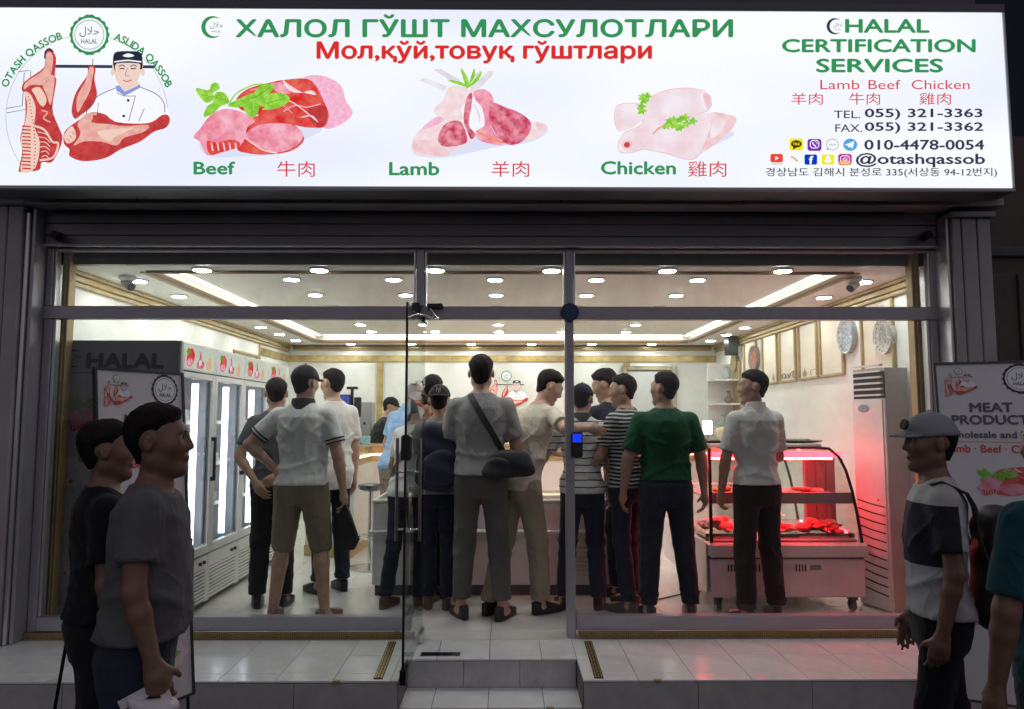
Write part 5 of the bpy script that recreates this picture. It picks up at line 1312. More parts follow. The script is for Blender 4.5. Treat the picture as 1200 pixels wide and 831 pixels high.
# pillar with speaker and lamps at the back right corner
sp = thing('wall_speaker', 'black loudspeaker high in the back right corner', 'speaker', tuple(at(856, 405, 9.2)))
p = at(856, 405, 9.2)
box('case', (p.x - .05, 9.1, p.z - .12), (p.x + .07, 9.3, p.z + .16), black, sp, .01); box('grille', (p.x - .045, 9.096, p.z - .11), (p.x + .065, 9.0995, p.z + .15), M('speaker_grille', (0.03, 0.03, 0.032), .7, bump=.8, bs=200), sp)
MB().bbox((p.x - .01, 9.3, p.z - .02), (p.x + .03, 9.36, p.z + .02), .003).build('bracket', blackm, sp)
pc = thing('corner_shelf', 'narrow white shelf unit with small ornaments in the back right corner', 'shelf', tuple(at(853, 560, 9.3)))
p = at(853, 470, 9.3); pc.location = (p.x, 9.3, FL)
box('side_board', (p.x + .12, 9.2, FL), (p.x + .14, 9.5, p.z + .5), goldwall, pc, .004); box('back_board', (p.x - .2, 9.5, FL), (p.x + .12, 9.52, p.z + .48), whitep, pc, .004)
for z in (-.35, -.05, .25): box('shelf_board', (p.x - .2, 9.2, p.z + z), (p.x + .119, 9.499, p.z + z + .02), whitep, pc, .004)
for z, dx, m_ in ((.27, 0, 'g'), (-.03, .02, 'd'), (-.33, -.06, 'g')):
    mm = MB(); mm.lathe([(.02, 0), (.045, .02), (.05, .06), (.025, .10), (.018, .14), (.03, .16)], (p.x + dx, 9.33, p.z + z), 18)
    mm.build('ornament', greyp if m_ == 'g' else M('ornament_brown', (0.2, 0.15, 0.1), .4), pc, smooth=40)
p = at(829, 499, 8.6)
lp = thing('table_lamp', 'small glowing white lamp on the counter at the right', 'lamp', (p.x, 8.6, CTZ))
box('shade', (p.x - .05, 8.55, p.z - .10), (p.x + .05, 8.65, p.z + .06), EM('lamp_shade_glow', (1, .95, .85), 3.0), lp, .015)
MB().cyl((p.x, 8.6, CTZ), (p.x, 8.6, p.z - .10), .012, n=10).cyl((p.x, 8.6, CTZ), (p.x, 8.6, CTZ + .01), .05, n=18).build('stand', chrome, lp)
p = at(805, 515, 8.55)
gc = thing('glass_cover', 'low glass cabinet on the counter right of the man in green', 'cabinet', (p.x + .2, 8.6, CTZ))
MB().box((p.x + .0, 8.52, CTZ + .01), (p.x + .5, 8.53, CTZ + .22)).box((p.x, 8.53, CTZ + .22), (p.x + .5, 8.8, CTZ + .228)).build('glass', glass2, gc)
box('plinth', (p.x, 8.52, CTZ), (p.x + .5, 8.8, CTZ + .009), whitep, gc)
mm = lump('flower_bunch', M('cream_flowers', (0.6, 0.55, 0.38), .7, var=.3, vs=40), None, tuple(at(848, 508, 8.5)), (.10, .08, .09), 8, 20, .014)
tag(mm, 'round cream flower bunch standing at the right end of the counter', 'flowers')

cb = thing('floor_cable', 'thin black cable lying on the floor left of the meat case', 'cable', (1.1, 5.8, FL))
MB().tube([(x, 5.75 + .12 * math.sin(x * 5) + (x - 1.0) * .2, FL + .006) for x in np.linspace(.85, 1.55, 22)], .005, 6).build('cable', black, cb, smooth=True)
# ------------------------------------------------------------------ people
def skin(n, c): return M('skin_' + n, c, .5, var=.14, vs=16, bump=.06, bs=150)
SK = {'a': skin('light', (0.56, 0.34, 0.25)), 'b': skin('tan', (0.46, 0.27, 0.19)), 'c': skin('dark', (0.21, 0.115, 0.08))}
hair_m = M('hair_black', (0.010, 0.008, 0.007), .75, bump=1.0, bs=230, spec=.25)
def crease(m):
    N, L = m.node_tree.nodes, m.node_tree.links; b = N['Principled BSDF']
    tc = N.new('ShaderNodeTexCoord'); mp = N.new('ShaderNodeMapping'); mp.inputs['Scale'].default_value = (1.0, 1.0, .75); mp.inputs['Rotation'].default_value = (0, .5, 0)
    n = N.new('ShaderNodeTexNoise'); n.inputs['Scale'].default_value = 5.5; n.inputs['Detail'].default_value = 2; n.inputs['Distortion'].default_value = .7
    m1 = N.new('ShaderNodeMath'); m1.operation = 'SUBTRACT'; m1.inputs[1].default_value = .5
    m2 = N.new('ShaderNodeMath'); m2.operation = 'ABSOLUTE'; m3 = N.new('ShaderNodeMath'); m3.operation = 'POWER'; m3.inputs[1].default_value = .6
    n2 = N.new('ShaderNodeTexNoise'); n2.inputs['Scale'].default_value = 420; n2.inputs['Detail'].default_value = 2
    m4 = N.new('ShaderNodeMath'); m4.operation = 'MULTIPLY_ADD'; m4.inputs[1].default_value = .05
    bp = N.new('ShaderNodeBump'); bp.inputs['Strength'].default_value = .95; bp.inputs['Distance'].default_value = .018; bp.invert = True
    L.new(tc.outputs['Object'], mp.inputs[0]); L.new(mp.outputs[0], n.inputs['Vector']); L.new(n.outputs['Fac'], m1.inputs[0]); L.new(m1.outputs[0], m2.inputs[0]); L.new(m2.outputs[0], m3.inputs[0])
    L.new(tc.outputs['Object'], n2.inputs['Vector']); L.new(n2.outputs['Fac'], m4.inputs[0]); L.new(m3.outputs[0], m4.inputs[2]); L.new(m4.outputs[0], bp.inputs['Height']); L.new(bp.outputs['Normal'], b.inputs['Normal'])
    return m
def cloth(n, c, r=.9):
    if 'cloth_' + n in MATS: return MATS['cloth_' + n]
    return crease(M('cloth_' + n, c, r, var=.05, vs=9, sheen=.1, spec=.2))
def striped(n, base_c, stripe, period, frac, off=0.0, wob=.004):
    if 'cloth_' + n in MATS: return MATS['cloth_' + n]
    m, N, L = _nt('cloth_' + n); b = N['Principled BSDF']; b.inputs['Roughness'].default_value = .85
    tc = N.new('ShaderNodeTexCoord'); sp = N.new('ShaderNodeSeparateXYZ'); L.new(tc.outputs['Object'], sp.inputs[0])
    ns = N.new('ShaderNodeTexNoise'); ns.inputs['Scale'].default_value = 6; L.new(tc.outputs['Object'], ns.inputs['Vector'])
    m0 = N.new('ShaderNodeMath'); m0.operation = 'MULTIPLY_ADD'; m0.inputs[1].default_value = wob * 6; L.new(ns.outputs['Fac'], m0.inputs[0]); L.new(sp.outputs['Z'], m0.inputs[2])
    m1 = N.new('ShaderNodeMath'); m1.operation = 'MULTIPLY_ADD'; m1.inputs[1].default_value = 1 / period; m1.inputs[2].default_value = off; L.new(m0.outputs[0], m1.inputs[0])
    m2 = N.new('ShaderNodeMath'); m2.operation = 'FRACT'; L.new(m1.outputs[0], m2.inputs[0])
    m3 = N.new('ShaderNodeMath'); m3.operation = 'LESS_THAN'; m3.inputs[1].default_value = frac; L.new(m2.outputs[0], m3.inputs[0])
    mx = N.new('ShaderNodeMix'); mx.data_type = 'RGBA'; mx.inputs['A'].default_value = (*base_c, 1); mx.inputs['B'].default_value = (*stripe, 1)
    L.new(m3.outputs[0], mx.inputs['Factor']); L.new(mx.outputs['Result'], b.inputs['Base Color'])
    MATS['cloth_' + n] = crease(m); return m
def blocked(n):
    m, N, L = _nt('cloth_' + n); b = N['Principled BSDF']; b.inputs['Roughness'].default_value = .85
    tc = N.new('ShaderNodeTexCoord'); sp = N.new('ShaderNodeSeparateXYZ'); L.new(tc.outputs['Object'], sp.inputs[0])
    def cmp(sock, op, v):
        q = N.new('ShaderNodeMath'); q.operation = op; q.inputs[1].default_value = v; L.new(sock, q.inputs[0]); return q.outputs[0]
    def mul(a, c): q = N.new('ShaderNodeMath'); q.operation = 'MULTIPLY'; L.new(a, q.inputs[0]); L.new(c, q.inputs[1]); return q.outputs[0]
    f = mul(mul(cmp(sp.outputs['Z'], 'LESS_THAN', 1.345), cmp(sp.outputs['Z'], 'GREATER_THAN', 1.10)), cmp(sp.outputs['Y'], 'GREATER_THAN', -.045))
    mx = N.new('ShaderNodeMix'); mx.data_type = 'RGBA'; mx.inputs['A'].default_value = (0.48, 0.48, 0.50, 1); mx.inputs['B'].default_value = (0.018, 0.02, 0.035, 1)
    L.new(f, mx.inputs['Factor']); L.new(mx.outputs['Result'], b.inputs['Base Color']); MATS['cloth_' + n] = crease(m); return m

def nv(v): v = np.array(v, float); return v / np.linalg.norm(v)
BT = np.array([(.80, .150, .100, 0), (.86, .168, .112, -.004), (.94, .170, .118, -.012), (1.0, .158, .108, -.006), (1.08, .148, .100, .004), (1.2, .158, .108, .004), (1.32, .175, .116, -.004), (1.40, .172, .104, -.010), (1.445, .135, .082, -.012), (1.48, .085, .066, -.010), (1.52, .060, .058, -.004)])
BT[:, 1] *= .90; BT[:, 2] *= .94
class Head:
    def __init__(s, pivot, off, yaw, pitch, roll):
        s.p = np.array(pivot); s.o = np.array(off)
        s.Rm = np.array((Matrix.Rotation(yaw, 3, 'Z') @ Matrix.Rotation(roll, 3, 'Y') @ Matrix.Rotation(-pitch, 3, 'X')))
    def __call__(s, X, Y, Z):
        x, y, z = X - s.p[0] - s.o[0], Y - s.p[1] - s.o[1], Z - s.p[2] - s.o[2]; Q = s.Rm
        return (Q[0, 0] * x + Q[1, 0] * y + Q[2, 0] * z + s.p[0], Q[0, 1] * x + Q[1, 1] * y + Q[2, 1] * z + s.p[1], Q[0, 2] * x + Q[1, 2] * y + Q[2, 2] * z + s.p[2])
    def inv(s, c): return s.Rm @ (np.array(c, float) - s.p) + s.p + s.o

def ridge(p, k): return np.power(1 - np.abs(np.sin(p)), k)
def folds(X, Y, Z, amp, seed):
    """cloth creases: drawn from the armpits to the waist, bunching at the small of the back, plus soft vertical drops"""
    a = seed * 1.7; ax = np.abs(X + .012 * np.sin(9 * Z + a)); sx = np.sign(X + 1e-6)
    wz = np.exp(-((Z - 1.24) / .17) ** 2)
    A = ridge(11 * Z - 15 * ax + .9 * np.sin(10 * X + a) + .5 * np.sin(23 * Z + 7 * Y + a) + sx * 1.1 + a, 3.0) * wz * np.clip(ax / .06, .2, 1)
    B = ridge(17 * X + 1.3 * np.sin(4.2 * Z + a) + 3 * Y + .6 * np.sin(13 * Z + a), 2.5) * np.clip((1.34 - Z) / .2, 0, 1) * .8
    Cc = ridge(21 * Z + 1.5 * np.sin(7 * X + a) + 5 * Y + a, 2.5) * np.exp(-((Z - 1.06) / .09) ** 2) * .9
    D = ridge(19 * Z + 9 * sx * X + 1.2 * np.sin(17 * Y + a), 2.0) * np.clip((ax - .15) / .04, 0, 1) * .6
    return amp * (.35 - A - B - Cc - D)

def person(label, X, Y, yaw, H, fz=FL, w=1.0, belly=0.0, lean=(0, 0), head=(0, 0, 0), sk='b', armL=None, armR=None, feet=((-.1, 0, 8), (.1, 0, 8)), bendk=.03,
           shirt=None, sleeve=.2, hem=.90, trousers=None, cuff=.10, shoes=None, hair=.010, hairtop=.005, cap=None, capback=False, collar=None, band=None, neck=1.485,
           loose=.015, face=True, h=.0085, watch=None, twist=0.0, group=None, seed=1, socks=None, tsize=1.0, hipx=0.0):
    s = H / 1.75
    if cap: hair, hairtop = .005, -.004
    rnd = random.Random(seed)
    root = thing('person', label, 'person', (X, Y, fz), R(yaw), group)
    def sp(z): t = max(z - .96, 0); return np.array([lean[0] * t + hipx * (1 - min(t, 1)), lean[1] * t, 0])
    zt, at_, bt_, ct_ = BT[:, 0], BT[:, 1] * w, BT[:, 2] * w, BT[:, 3]
    def torso(zlo, zhi, infl, hemw=0.0, foldamp=0.0, cutpl=None):
        def fn(Xg, Yg, Zg):
            z = Zg.ravel(); a = np.interp(z, zt, at_) + infl; b = np.interp(z, zt, bt_) + infl
            bl = belly * np.exp(-((z - 1.08) / .14) ** 2)
            a = a + bl * .35; b = b + bl * .5
            if hemw: q = np.clip((1.12 - z) / .25, 0, 1); a = a + hemw * q; b = b + hemw * q
            cx = np.array([sp(v)[0] for v in z]); cy_ = np.interp(z, zt, ct_) + bl * .5 + np.array([sp(v)[1] for v in z])
            a, b, cx, cy_ = [v[None, None, :] for v in (a, b, cx, cy_)]
            e = 2.35
            ux, uy = np.abs(Xg - cx) / a, np.abs(Yg - cy_) / b
            d = ((ux ** e + uy ** e + 1e-9) ** (1 / e) - 1) * np.minimum(a, b)
            if foldamp: d = d + folds(Xg, Yg, Zg, foldamp, seed)
            d = np.maximum(d, np.maximum(zlo - Zg, Zg - zhi))
            if cutpl is not None: d = np.maximum(d, cutpl(Xg, Yg, Zg))
            return d
        o = sp(1.3)
        return fn, (-.30 * w + min(0, o[0]) + min(0, hipx), -.22 * w + min(0, o[1]), zlo), (.30 * w + max(0, o[0]) + max(0, hipx), .24 * w + belly + max(0, o[1]), zhi)
    J = {}
    for sd, nm, arm in ((-1, 'L', armL), (1, 'R', armR)):
        arm = dict(arm or {}); ua = nv(arm.get('u', (sd * .16, .0, -1))); fa = nv(arm.get('f', (sd * .04, .16, -1)))
        S0 = np.array([sd * .163 * w, -.008, 1.408 + arm.get('up', 0)]) + sp(1.425) + np.array([0, sd * twist, 0]); al_ = arm.get('al', 1.0); E0 = S0 + ua * .285 * al_; W0 = E0 + fa * .25 * al_
        J[nm] = (sd, S0, E0, W0, ua, fa, arm)
    hd = Head((0, -.004, 1.535), sp(1.535), R(head[0]), R(head[1]), R(head[2]))
    legs = []
    for i, (fx, fy_, fyaw) in enumerate(feet):
        sd = -1 if i == 0 else 1
        hip = np.array([sd * .080 * w + hipx, -.005, .90]); ank = np.array([fx, fy_ - .03, .085])
        mid = (hip + ank) / 2 + np.array([sd * .0, bendk if not isinstance(bendk, (list, tuple)) else bendk[i], 0.03])
        legs.append((sd, hip, mid, ank, fyaw * -sd if abs(fyaw) < 60 else fyaw))
    allp = np.array([p for j in J.values() for p in (j[1], j[2], j[3], j[3] + j[5] * .2)] + [hd.inv((0, 0, 1.78)), hd.inv((0, .12, 1.6)), (-.28 * w, -.2, 0), (.28 * w, .25 + belly, 0)] + [l[3] + np.array([0, .2, 0]) for l in legs] + [l[3] - np.array([0, .12, 0]) for l in legs])
    lo, hi = allp.min(0) - .09, allp.max(0) + .09; lo[2] = -.01
    # ---- body, one continuous surface
    g = Grid(lo, hi, h)
    fn, a, b = torso(.82, 1.50, 0); g.add(fn, a, b, .03)
    g.cone(sp(1.44) + np.array([0, -.014, 1.44]), hd.inv((0, -.006, 1.58)), .056 * w, .049, .03)
    for nm, (sd, S0, E0, W0, ua, fa, arm) in J.items():
        g.cone(sp(1.47) + np.array([sd * .042, -.016, 1.470]), S0 + np.array([-sd * .02, 0, .006]), .038, .038, .03)
        g.cone(S0, E0, .049 * w, .038 * w, .035); m_ = E0 + fa * .07
        g.cone(E0, m_, .037 * w, .0385 * w, .02); g.cone(m_, W0, .0375 * w, .025, .015)
        th = np.array(arm.get('t', (0, 1, 0)), float); d = nv(arm.get('h', fa)); l = th - d * (th @ d)
        l = nv(l) if np.linalg.norm(l) > .05 else nv(np.cross(d, (1, 0, 0))); n = np.cross(d, l) * (-sd); cu = arm.get('curl', .5)
        hs = 1.0
        for i in range(4):
            off = (.028, .010, -.010, -.028)[i]; Kp = W0 + d * (.090, .094, .090, .082)[i] + l * off
            g.cone(W0 + l * off * .55 + d * .012, Kp, .0165, .0135, .012)
            p = Kp; dd = d
            for q, ln in enumerate((.042, .026, .021)):
                ln *= (.94, 1.05, .98, .80)[i]; ang = cu * (.55, .95, .7)[q] * (1 + .10 * i)
                dd = nv(dd * math.cos(ang) + n * math.sin(ang)); p2 = p + dd * ln
                g.cone(p, p2, .0088 - q * .0007, .0082 - q * .0008, .004); p = p2
        g.ell(W0 + d * .05 + n * .004, (.03, .03, .03), .02)
        tb = W0 + d * .028 + l * .022; td = nv(d * .62 + l * .66 + n * .40); t2 = tb + td * .044; td2 = nv(d * .85 + l * .22 + n * (.35 + cu * .5)); t3 = t2 + td2 * .032
        g.cone(tb, t2, .0145, .0115, .012); g.cone(t2, t3, .0105, .0085, .005)
    for sd, hip, kn, ank, fyw in legs:
        g.cone(hip, kn, .076 * w, .045 * w, .02); cf = kn + (ank - kn) * .3 + np.array([0, -.010, 0])
        g.cone(kn, cf, .045 * w, .050 * w, .015); g.cone(cf, ank, .050 * w, .035, .02)
        fd = np.array([math.sin(R(-fyw)), math.cos(R(-fyw)), 0]); g.cone(ank + np.array([0, 0, -.03]), ank + fd * .14 + np.array([0, 0, -.045]), .040, .030, .02)
    def rc(a_, b_, ra, rb, k): g.cone(hd.inv(a_), hd.inv(b_), ra, rb, k)
    g.ell((0, -.012, 1.660), (.076, .096, .088), .02, hd); g.ell((0, .022, 1.612), (.060, .066, .083), .03, hd)
    for sd in (-1, 1): rc((sd * .046, -.002, 1.578), (0, .064, 1.546), .022, .020, .03)
    rc((0, .074, 1.545), (0, .077, 1.540), .018, .016, .02)
    rc((-.034, .074, 1.674), (.034, .074, 1.674), .014, .014, .025); rc((-.040, .058, 1.625), (.040, .058, 1.625), .024, .024, .03)
    for sd in (-1, 1): g.ell((sd * .031, .094, 1.655), (.016, .013, .011), .012, hd, True)
    rc((0, .085, 1.664), (0, .104, 1.621), .008, .012, .014); rc((-.013, .092, 1.616), (.013, .092, 1.616), .009, .009, .010)
    g.ell((0, .088, 1.588), (.023, .013, .006), .005, hd); g.ell((0, .087, 1.577), (.020, .013, .0065), .005, hd)
    for sd in (-1, 1):
        g.ell((sd * .083, -.010, 1.634), (.011, .018, .032), .008, hd); g.ell((sd * .093, .000, 1.637), (.006, .008, .016), .006, hd, True)
    V, F = g.mesh(); body = quads_obj('body', V * s, F, SK[sk], root)
    if face:
        for sd in (-1, 1):
            c = hd.inv((sd * .031, .0735, 1.655)) * s; q = hd.inv((sd * .031, .0855, 1.655)) * s
            m = MB(); n_ = 12; r = .0125 * s
            m.v = []; prof_ = [(0.001, -r)] + [(r * math.sin(t), -r * math.cos(t)) for t in np.linspace(.3, 2.84, 7)] + [(0.001, r)]
            m.lathe(prof_, c, n_); e_ = m.build('eyeball', M('eye_white', (0.6, 0.58, 0.55), .2), None, smooth=True); e_.parent = root
            m = MB(); m.cyl(q - (q - c) * .12, q + (q - c) * .06, .0055 * s, n=10); i_ = m.build('iris', M('iris', (0.02, 0.012, 0.008), .15), None); i_.parent = e_
            m = MB(); m.tube([hd.inv((sd * (.016 + .008 * k), .0905 - .0028 * k, 1.672 + .003 * math.sin(k * 1.0))) * s for k in range(4)], [.003 * s, .0042 * s, .004 * s, .0022 * s], 6); i_ = m.build('eyebrow', hair_m, None, smooth=True); i_.parent = root
        m = MB(); m.tube([hd.inv((x, .0965 - abs(x) * .28, 1.583)) * s for x in (-.021, -.01, 0, .01, .021)], .0022 * s, 6); i_ = m.build('mouth_line', M('lip', (0.22, 0.08, 0.065), .5), None, smooth=True); i_.parent = root
    # ---- hair
    if hair:
        hc = hd.inv((0, -.01, 1.66)); gh = Grid(hc - .15, hc + .15, min(h, .009) * .75)
        def hf(Xg, Yg, Zg):
            x, y, z = hd(Xg, Yg, Zg)
            hl = -.77 * (y - .076 - .008 * np.cos(30 * x) + .16 * np.abs(x)) + .64 * (z - 1.722)     # distance inside the hairline
            np_ = (z - 1.562 - .20 * np.abs(x) - .004 * np.sin(45 * x)) * 1.5
            ear = np.where(np.abs(x) > .055, np.sqrt((y + .006) ** 2 + ((z - 1.634) * .85) ** 2) - .030, 1.0)
            e_ = np.minimum(np.minimum(hl, np_), ear)
            fade = np.clip(e_ / .034, 0, 1); fade = fade * fade * (3 - 2 * fade)
            low = np.clip((z - 1.60) / .07, .10, 1)
            t = -.003 + (hair * low + .0045) * np.clip(fade * 1.2, 0, 1) + hairtop * np.clip((z - 1.66) / .08, 0, 1) * 1.5 * fade
            r0, r1, r2 = .076 + t, .096 + t, .088 + t
            cx_, cy2, cz = x, y + .012, z - 1.660
            k0 = np.sqrt((cx_ / r0) ** 2 + (cy2 / r1) ** 2 + (cz / r2) ** 2); d = (k0 - 1) * .088
            ln = (np.sqrt((x / .057) ** 2 + ((y + .017) / .0585) ** 2) - 1) * .055 - t * .5
            hh = np.maximum(.03 - np.abs(d - ln), 0) / .03; d = np.where(z < 1.63, np.minimum(d, ln) - hh * hh * .0075 * np.clip((1.63 - z) / .02, 0, 1), d)
            if cap: d = np.maximum(d, z - 1.69)
            return np.maximum(d + .0026 * np.sin(70 * x + 40 * z + seed) * np.sin(60 * y + 20 * x + 3 * seed) + .0016 * np.sin(190 * x + 60 * y) * np.sin(170 * y + 80 * z), -e_ - .002)
        gh.add(hf, hc - .15, hc + .15, 0.0)
        V, F = gh.mesh(); quads_obj('hair', V * s, F, hair_m if hair < .05 else hair_m, root)
    if cap:
        hc = hd.inv((0, 0, 1.68)); gc_ = Grid(hc - .22, hc + .22, .009)
        sg_ = -1 if capback else 1
        def cf_(Xg, Yg, Zg):
            x, y, z = hd(Xg, Yg, Zg); k0 = np.sqrt((x / .092) ** 2 + ((y + .008) / .111) ** 2 + ((z - 1.665) / .108) ** 2); d = (k0 - 1) * .092
            return np.maximum(d, 1.668 + .012 * (y * -sg_ > 0) * 0 - z) + .0008 * np.sin(6 * np.arctan2(x, y))
        gc_.add(cf_, hc - .2, hc + .2, 0)
        def br(Xg, Yg, Zg):
            x, y, z = hd(Xg, Yg, Zg); y = y * sg_
            k = np.sqrt((x / .076) ** 2 + ((y - .084) / .078) ** 2); zz = z - (1.682 - .12 * np.clip(y - .084, 0, 1) * (2.0 if capback else 1.0) - 2.4 * x ** 2)
            return np.maximum((k - 1) * .07, np.abs(zz) - .005) * .7
        gc_.add(br, hc - .2, hc + .2, .006)
        V, F = gc_.mesh(); co = quads_obj('cap', V * s, F, cap, root)
        pb_ = hd.inv((0, -.008, 1.775)) * s; m = MB(); m.lathe([(.002, .006), (.008, .004), (.009, 0)], pb_, 10); o = m.build('button', cap, None); o.parent = co
    # ---- shirt
    gs = Grid(lo, hi, max(h, .009) * 1.15)
    slv = {}
    def neckcut(Xg, Yg, Zg):
        o = sp(1.47); return (Zg - neck - (.030 * (-(Yg - o[1])) / .07).clip(-.045, .012)) * .8
    fn, a, b = torso(hem, 1.52, loose, .012 + belly * .1, .015, neckcut); gs.add(fn, a, b, .03)
    for nm, (sd, S0, E0, W0, ua, fa, arm) in J.items():
        gs.cone(sp(1.465) + np.array([sd * .062, -.014, 1.448]), S0 + np.array([-sd * .03, 0, .0]), .046, .054, .03)
        sl_ = min(sleeve, .275)
        r1 = .058 * w + .006
        gs.cone(S0, S0 + ua * (sl_ + .03), .054 * w + loose * .3, r1, .03, cutend=sl_)
        if sleeve > .3:
            gs.cone(E0, E0 + fa * (sleeve - .285), .058 * w, .042, .02)
    def fz_(Xg, Yg, Zg): return 0
    V, F = gs.mesh()
    # fine folds on the mesh itself
    V = V + 0
    fl = folds(V[:, 0] * 1.8, V[:, 1] * 1.8, V[:, 2] * 1.6, .0065, seed + 3)
    V[:, 1] += fl * np.sign(V[:, 1] - np.interp(V[:, 2], zt, ct_)); V[:, 0] += fl * .4 * np.sign(V[:, 0])
    so_ = quads_obj('shirt', V * s, F, shirt, root)
    if collar is not None:
        gc2 = Grid(sp(1.5) + np.array([-.13, -.13, 1.44]), sp(1.5) + np.array([.13, .13, 1.56]), .007)
        c0 = sp(1.47) + np.array([0, -.012, 1.455]); c1 = hd.inv((0, -.008, 1.545)) * .5 + (sp(1.53) + np.array([0, -.006, 1.535])) * .5
        gc2.cone(c0, c1, .085 * w, .071 * w, .005, cutend=.075)
        def opn(Xg, Yg, Zg):
            o = sp(1.5); return np.maximum(.3 * np.abs(Xg - o[0]) - .25 * (Zg - 1.47) - .004, -(Yg - o[1] - .02))
        gc2.add(opn, (-.2, -.1, 1.4), (.2, .2, 1.6), .004, True)
        V, F = gc2.mesh(); o = quads_obj('collar', V * s, F, collar, root)
    if band is not None:
        for nm, (sd, S0, E0, W0, ua, fa, arm) in J.items():
            for t0 in (.0, .024):
                a0 = S0 + ua * (sleeve - .012 - t0); m = MB(); m.cyl(a0 * s, (a0 + ua * .010) * s, (.0645 * w + .004) * s, n=26); o = m.build('sleeve_band', band, None, smooth=40); o.parent = root
    # ---- trousers
    gt = Grid((lo[0], lo[1], -.01), (hi[0], hi[1], 1.08), max(h, .009) * 1.15)
    fn, a, b = torso(.80, 1.025, .012, 0, .003); gt.add(fn, a, b, .03)
    for sd, hip, kn, ank, fyw in legs:
        kz = kn.copy(); t = (ank - kn); fullen = np.linalg.norm(t)
        gt.cone(hip + np.array([0, 0, .0]), kn, .088 * w * tsize, (.070 * w) * tsize, .03)
        frac_ = (kn[2] - cuff) / (kn[2] - ank[2]); e = kn + t * min(frac_, 1.06)
        if cuff < .42: gt.cone(kn, e, .070 * w * tsize, .061 * tsize, .02)
    def lowcut(Xg, Yg, Zg): return Zg - cuff
    gt.add(lambda a1, b1, c1: (c1 - cuff) + 0 * a1 + 0 * b1, (lo[0], lo[1], -.01), (hi[0], hi[1], cuff), 0.0, True)
    V, F = gt.mesh()
    amp = np.where(V[:, 2] < .85, .0065, .002)
    z_ = V[:, 2]; kz = np.exp(-((z_ - .48) / .12) ** 2) + np.exp(-((z_ - .14) / .08) ** 2) * 1.3 + .35
    r1_ = ridge(20 * z_ + 14 * np.abs(V[:, 0]) + 1.2 * np.sin(9 * V[:, 0] + seed + 12 * V[:, 1]) + seed, 2.5) - .3; r2_ = ridge(17 * z_ - 16 * V[:, 1] + 1.3 * np.sin(11 * z_ + seed), 2.5) - .3
    V[:, 1] += amp * 1.3 * kz * r1_ * np.sign(V[:, 1] + .01); cxl_ = np.where(V[:, 0] > hipx, 1, -1) * .1; V[:, 0] += amp * kz * r2_ * np.sign(V[:, 0] - cxl_)
    to_ = quads_obj('trousers', V * s, F, trousers, root)
    # ---- shoes
    for sd, hip, kn, ank, fyw in legs:
        c = np.array([ank[0], ank[1] + .03, 0]); th = R(-fyw); fd = np.array([math.sin(th), math.cos(th), 0]); sx = np.array([math.cos(th), -math.sin(th), 0])
        gq = Grid(c - np.array([.2, .2, .01]), c + np.array([.2, .22, .16]), .0085)
        def sf(Xg, Yg, Zg):
            u = (Xg - c[0]) * fd[0] + (Yg - c[1]) * fd[1]; v = (Xg - c[0]) * sx[0] + (Yg - c[1]) * sx[1]
            wd = .038 + .014 * np.clip((u + .06) / .16, 0, 1); uu = (u - .035) / .145
            ht = .088 - .045 * np.clip((u - .0) / .14, 0, 1)
            k = (np.abs(uu) ** 3 + np.abs(v / wd) ** 2.6) ** (1 / 2.8)
            return np.maximum(np.maximum((k - 1) * .045, Zg - ht - .004 * np.cos(v * 30)), .002 - Zg)
        gq.add(sf, c - .2, c + .22, 0)
        V, F = gq.mesh(); sh = quads_obj('shoe', V * s, F, shoes or black, root)
    if watch:
        sd, S0, E0, W0, ua, fa, arm = J[watch]; m = MB(); m.cyl((W0 - fa * .02) * s, (W0 - fa * .004) * s, .031 * s, n=20); o = m.build('wristband', M('wrist_gold', (0.6, 0.42, 0.12), .3, metal=.7), None, smooth=40); o.parent = root
    def back(x, z, side=-1, lift=.03):
        a = np.interp(z, zt, at_) + loose; b = np.interp(z, zt, bt_) + loose; o = sp(z); q = max(0, 1 - abs(x / (a + .01)) ** 2.35) ** (1 / 2.35)
        return np.array([x + o[0], np.interp(z, zt, ct_) + o[1] + side * (b * q + lift), z]) * s
    Mw = Matrix.Translation((X, Y, fz)) @ Matrix.Rotation(R(yaw), 4, 'Z')
    return dict(root=root, J=J, s=s, back=back, hd=hd, W=lambda p: Mw @ Vector([float(v) for v in p]), X=X, Y=Y)

def strap_thing(P, name, label, cat, pts, nrm, wd, mat, th=.004):
    w_ = [P['W'](p) for p in pts]; o0 = P['W']((0, 0, 0)); nw = [P['W'](n) - o0 for n in nrm]
    t = thing(name, label, cat, tuple(w_[0])); MB().ribbon(w_, nw, wd, th).build('strap', mat, t, smooth=50); return t
def bag_lump(name, mat, parent, Wf, c, r, seed, fl=.012):
    """a soft bag body built in the wearer's frame, superellipsoid with sagging folds"""
    g = Grid(np.array(c) - np.array(r) * 1.25, np.array(c) + np.array(r) * 1.25, max(.008, min(r) / 9))
    def f(X, Y, Z):
        z = (Z - c[2]) / r[2]; tp = 1 + .12 * (-z)
        x = (X - c[0]) / r[0] / tp; y = (Y - c[1]) / r[1] / tp
        d = ((np.abs(x) ** 3.5 + np.abs(y) ** 2.8 + np.abs(z) ** 4) ** (1 / 3.4) - 1) * min(r)
        return d + fl * .35 * np.sin(26 * X + 11 * Z + seed) * np.sin(17 * Z + 9 * Y) + fl * .2 * np.sin(48 * Z + 15 * X)
    g.add(f, np.array(c) - np.array(r) * 1.2, np.array(c) + np.array(r) * 1.2, 0)
    V, F = g.mesh(); b = base(parent)
    V = np.array([Wf(v) - b for v in V]) if len(V) else V
    return quads_obj(name, V, F, mat, parent)

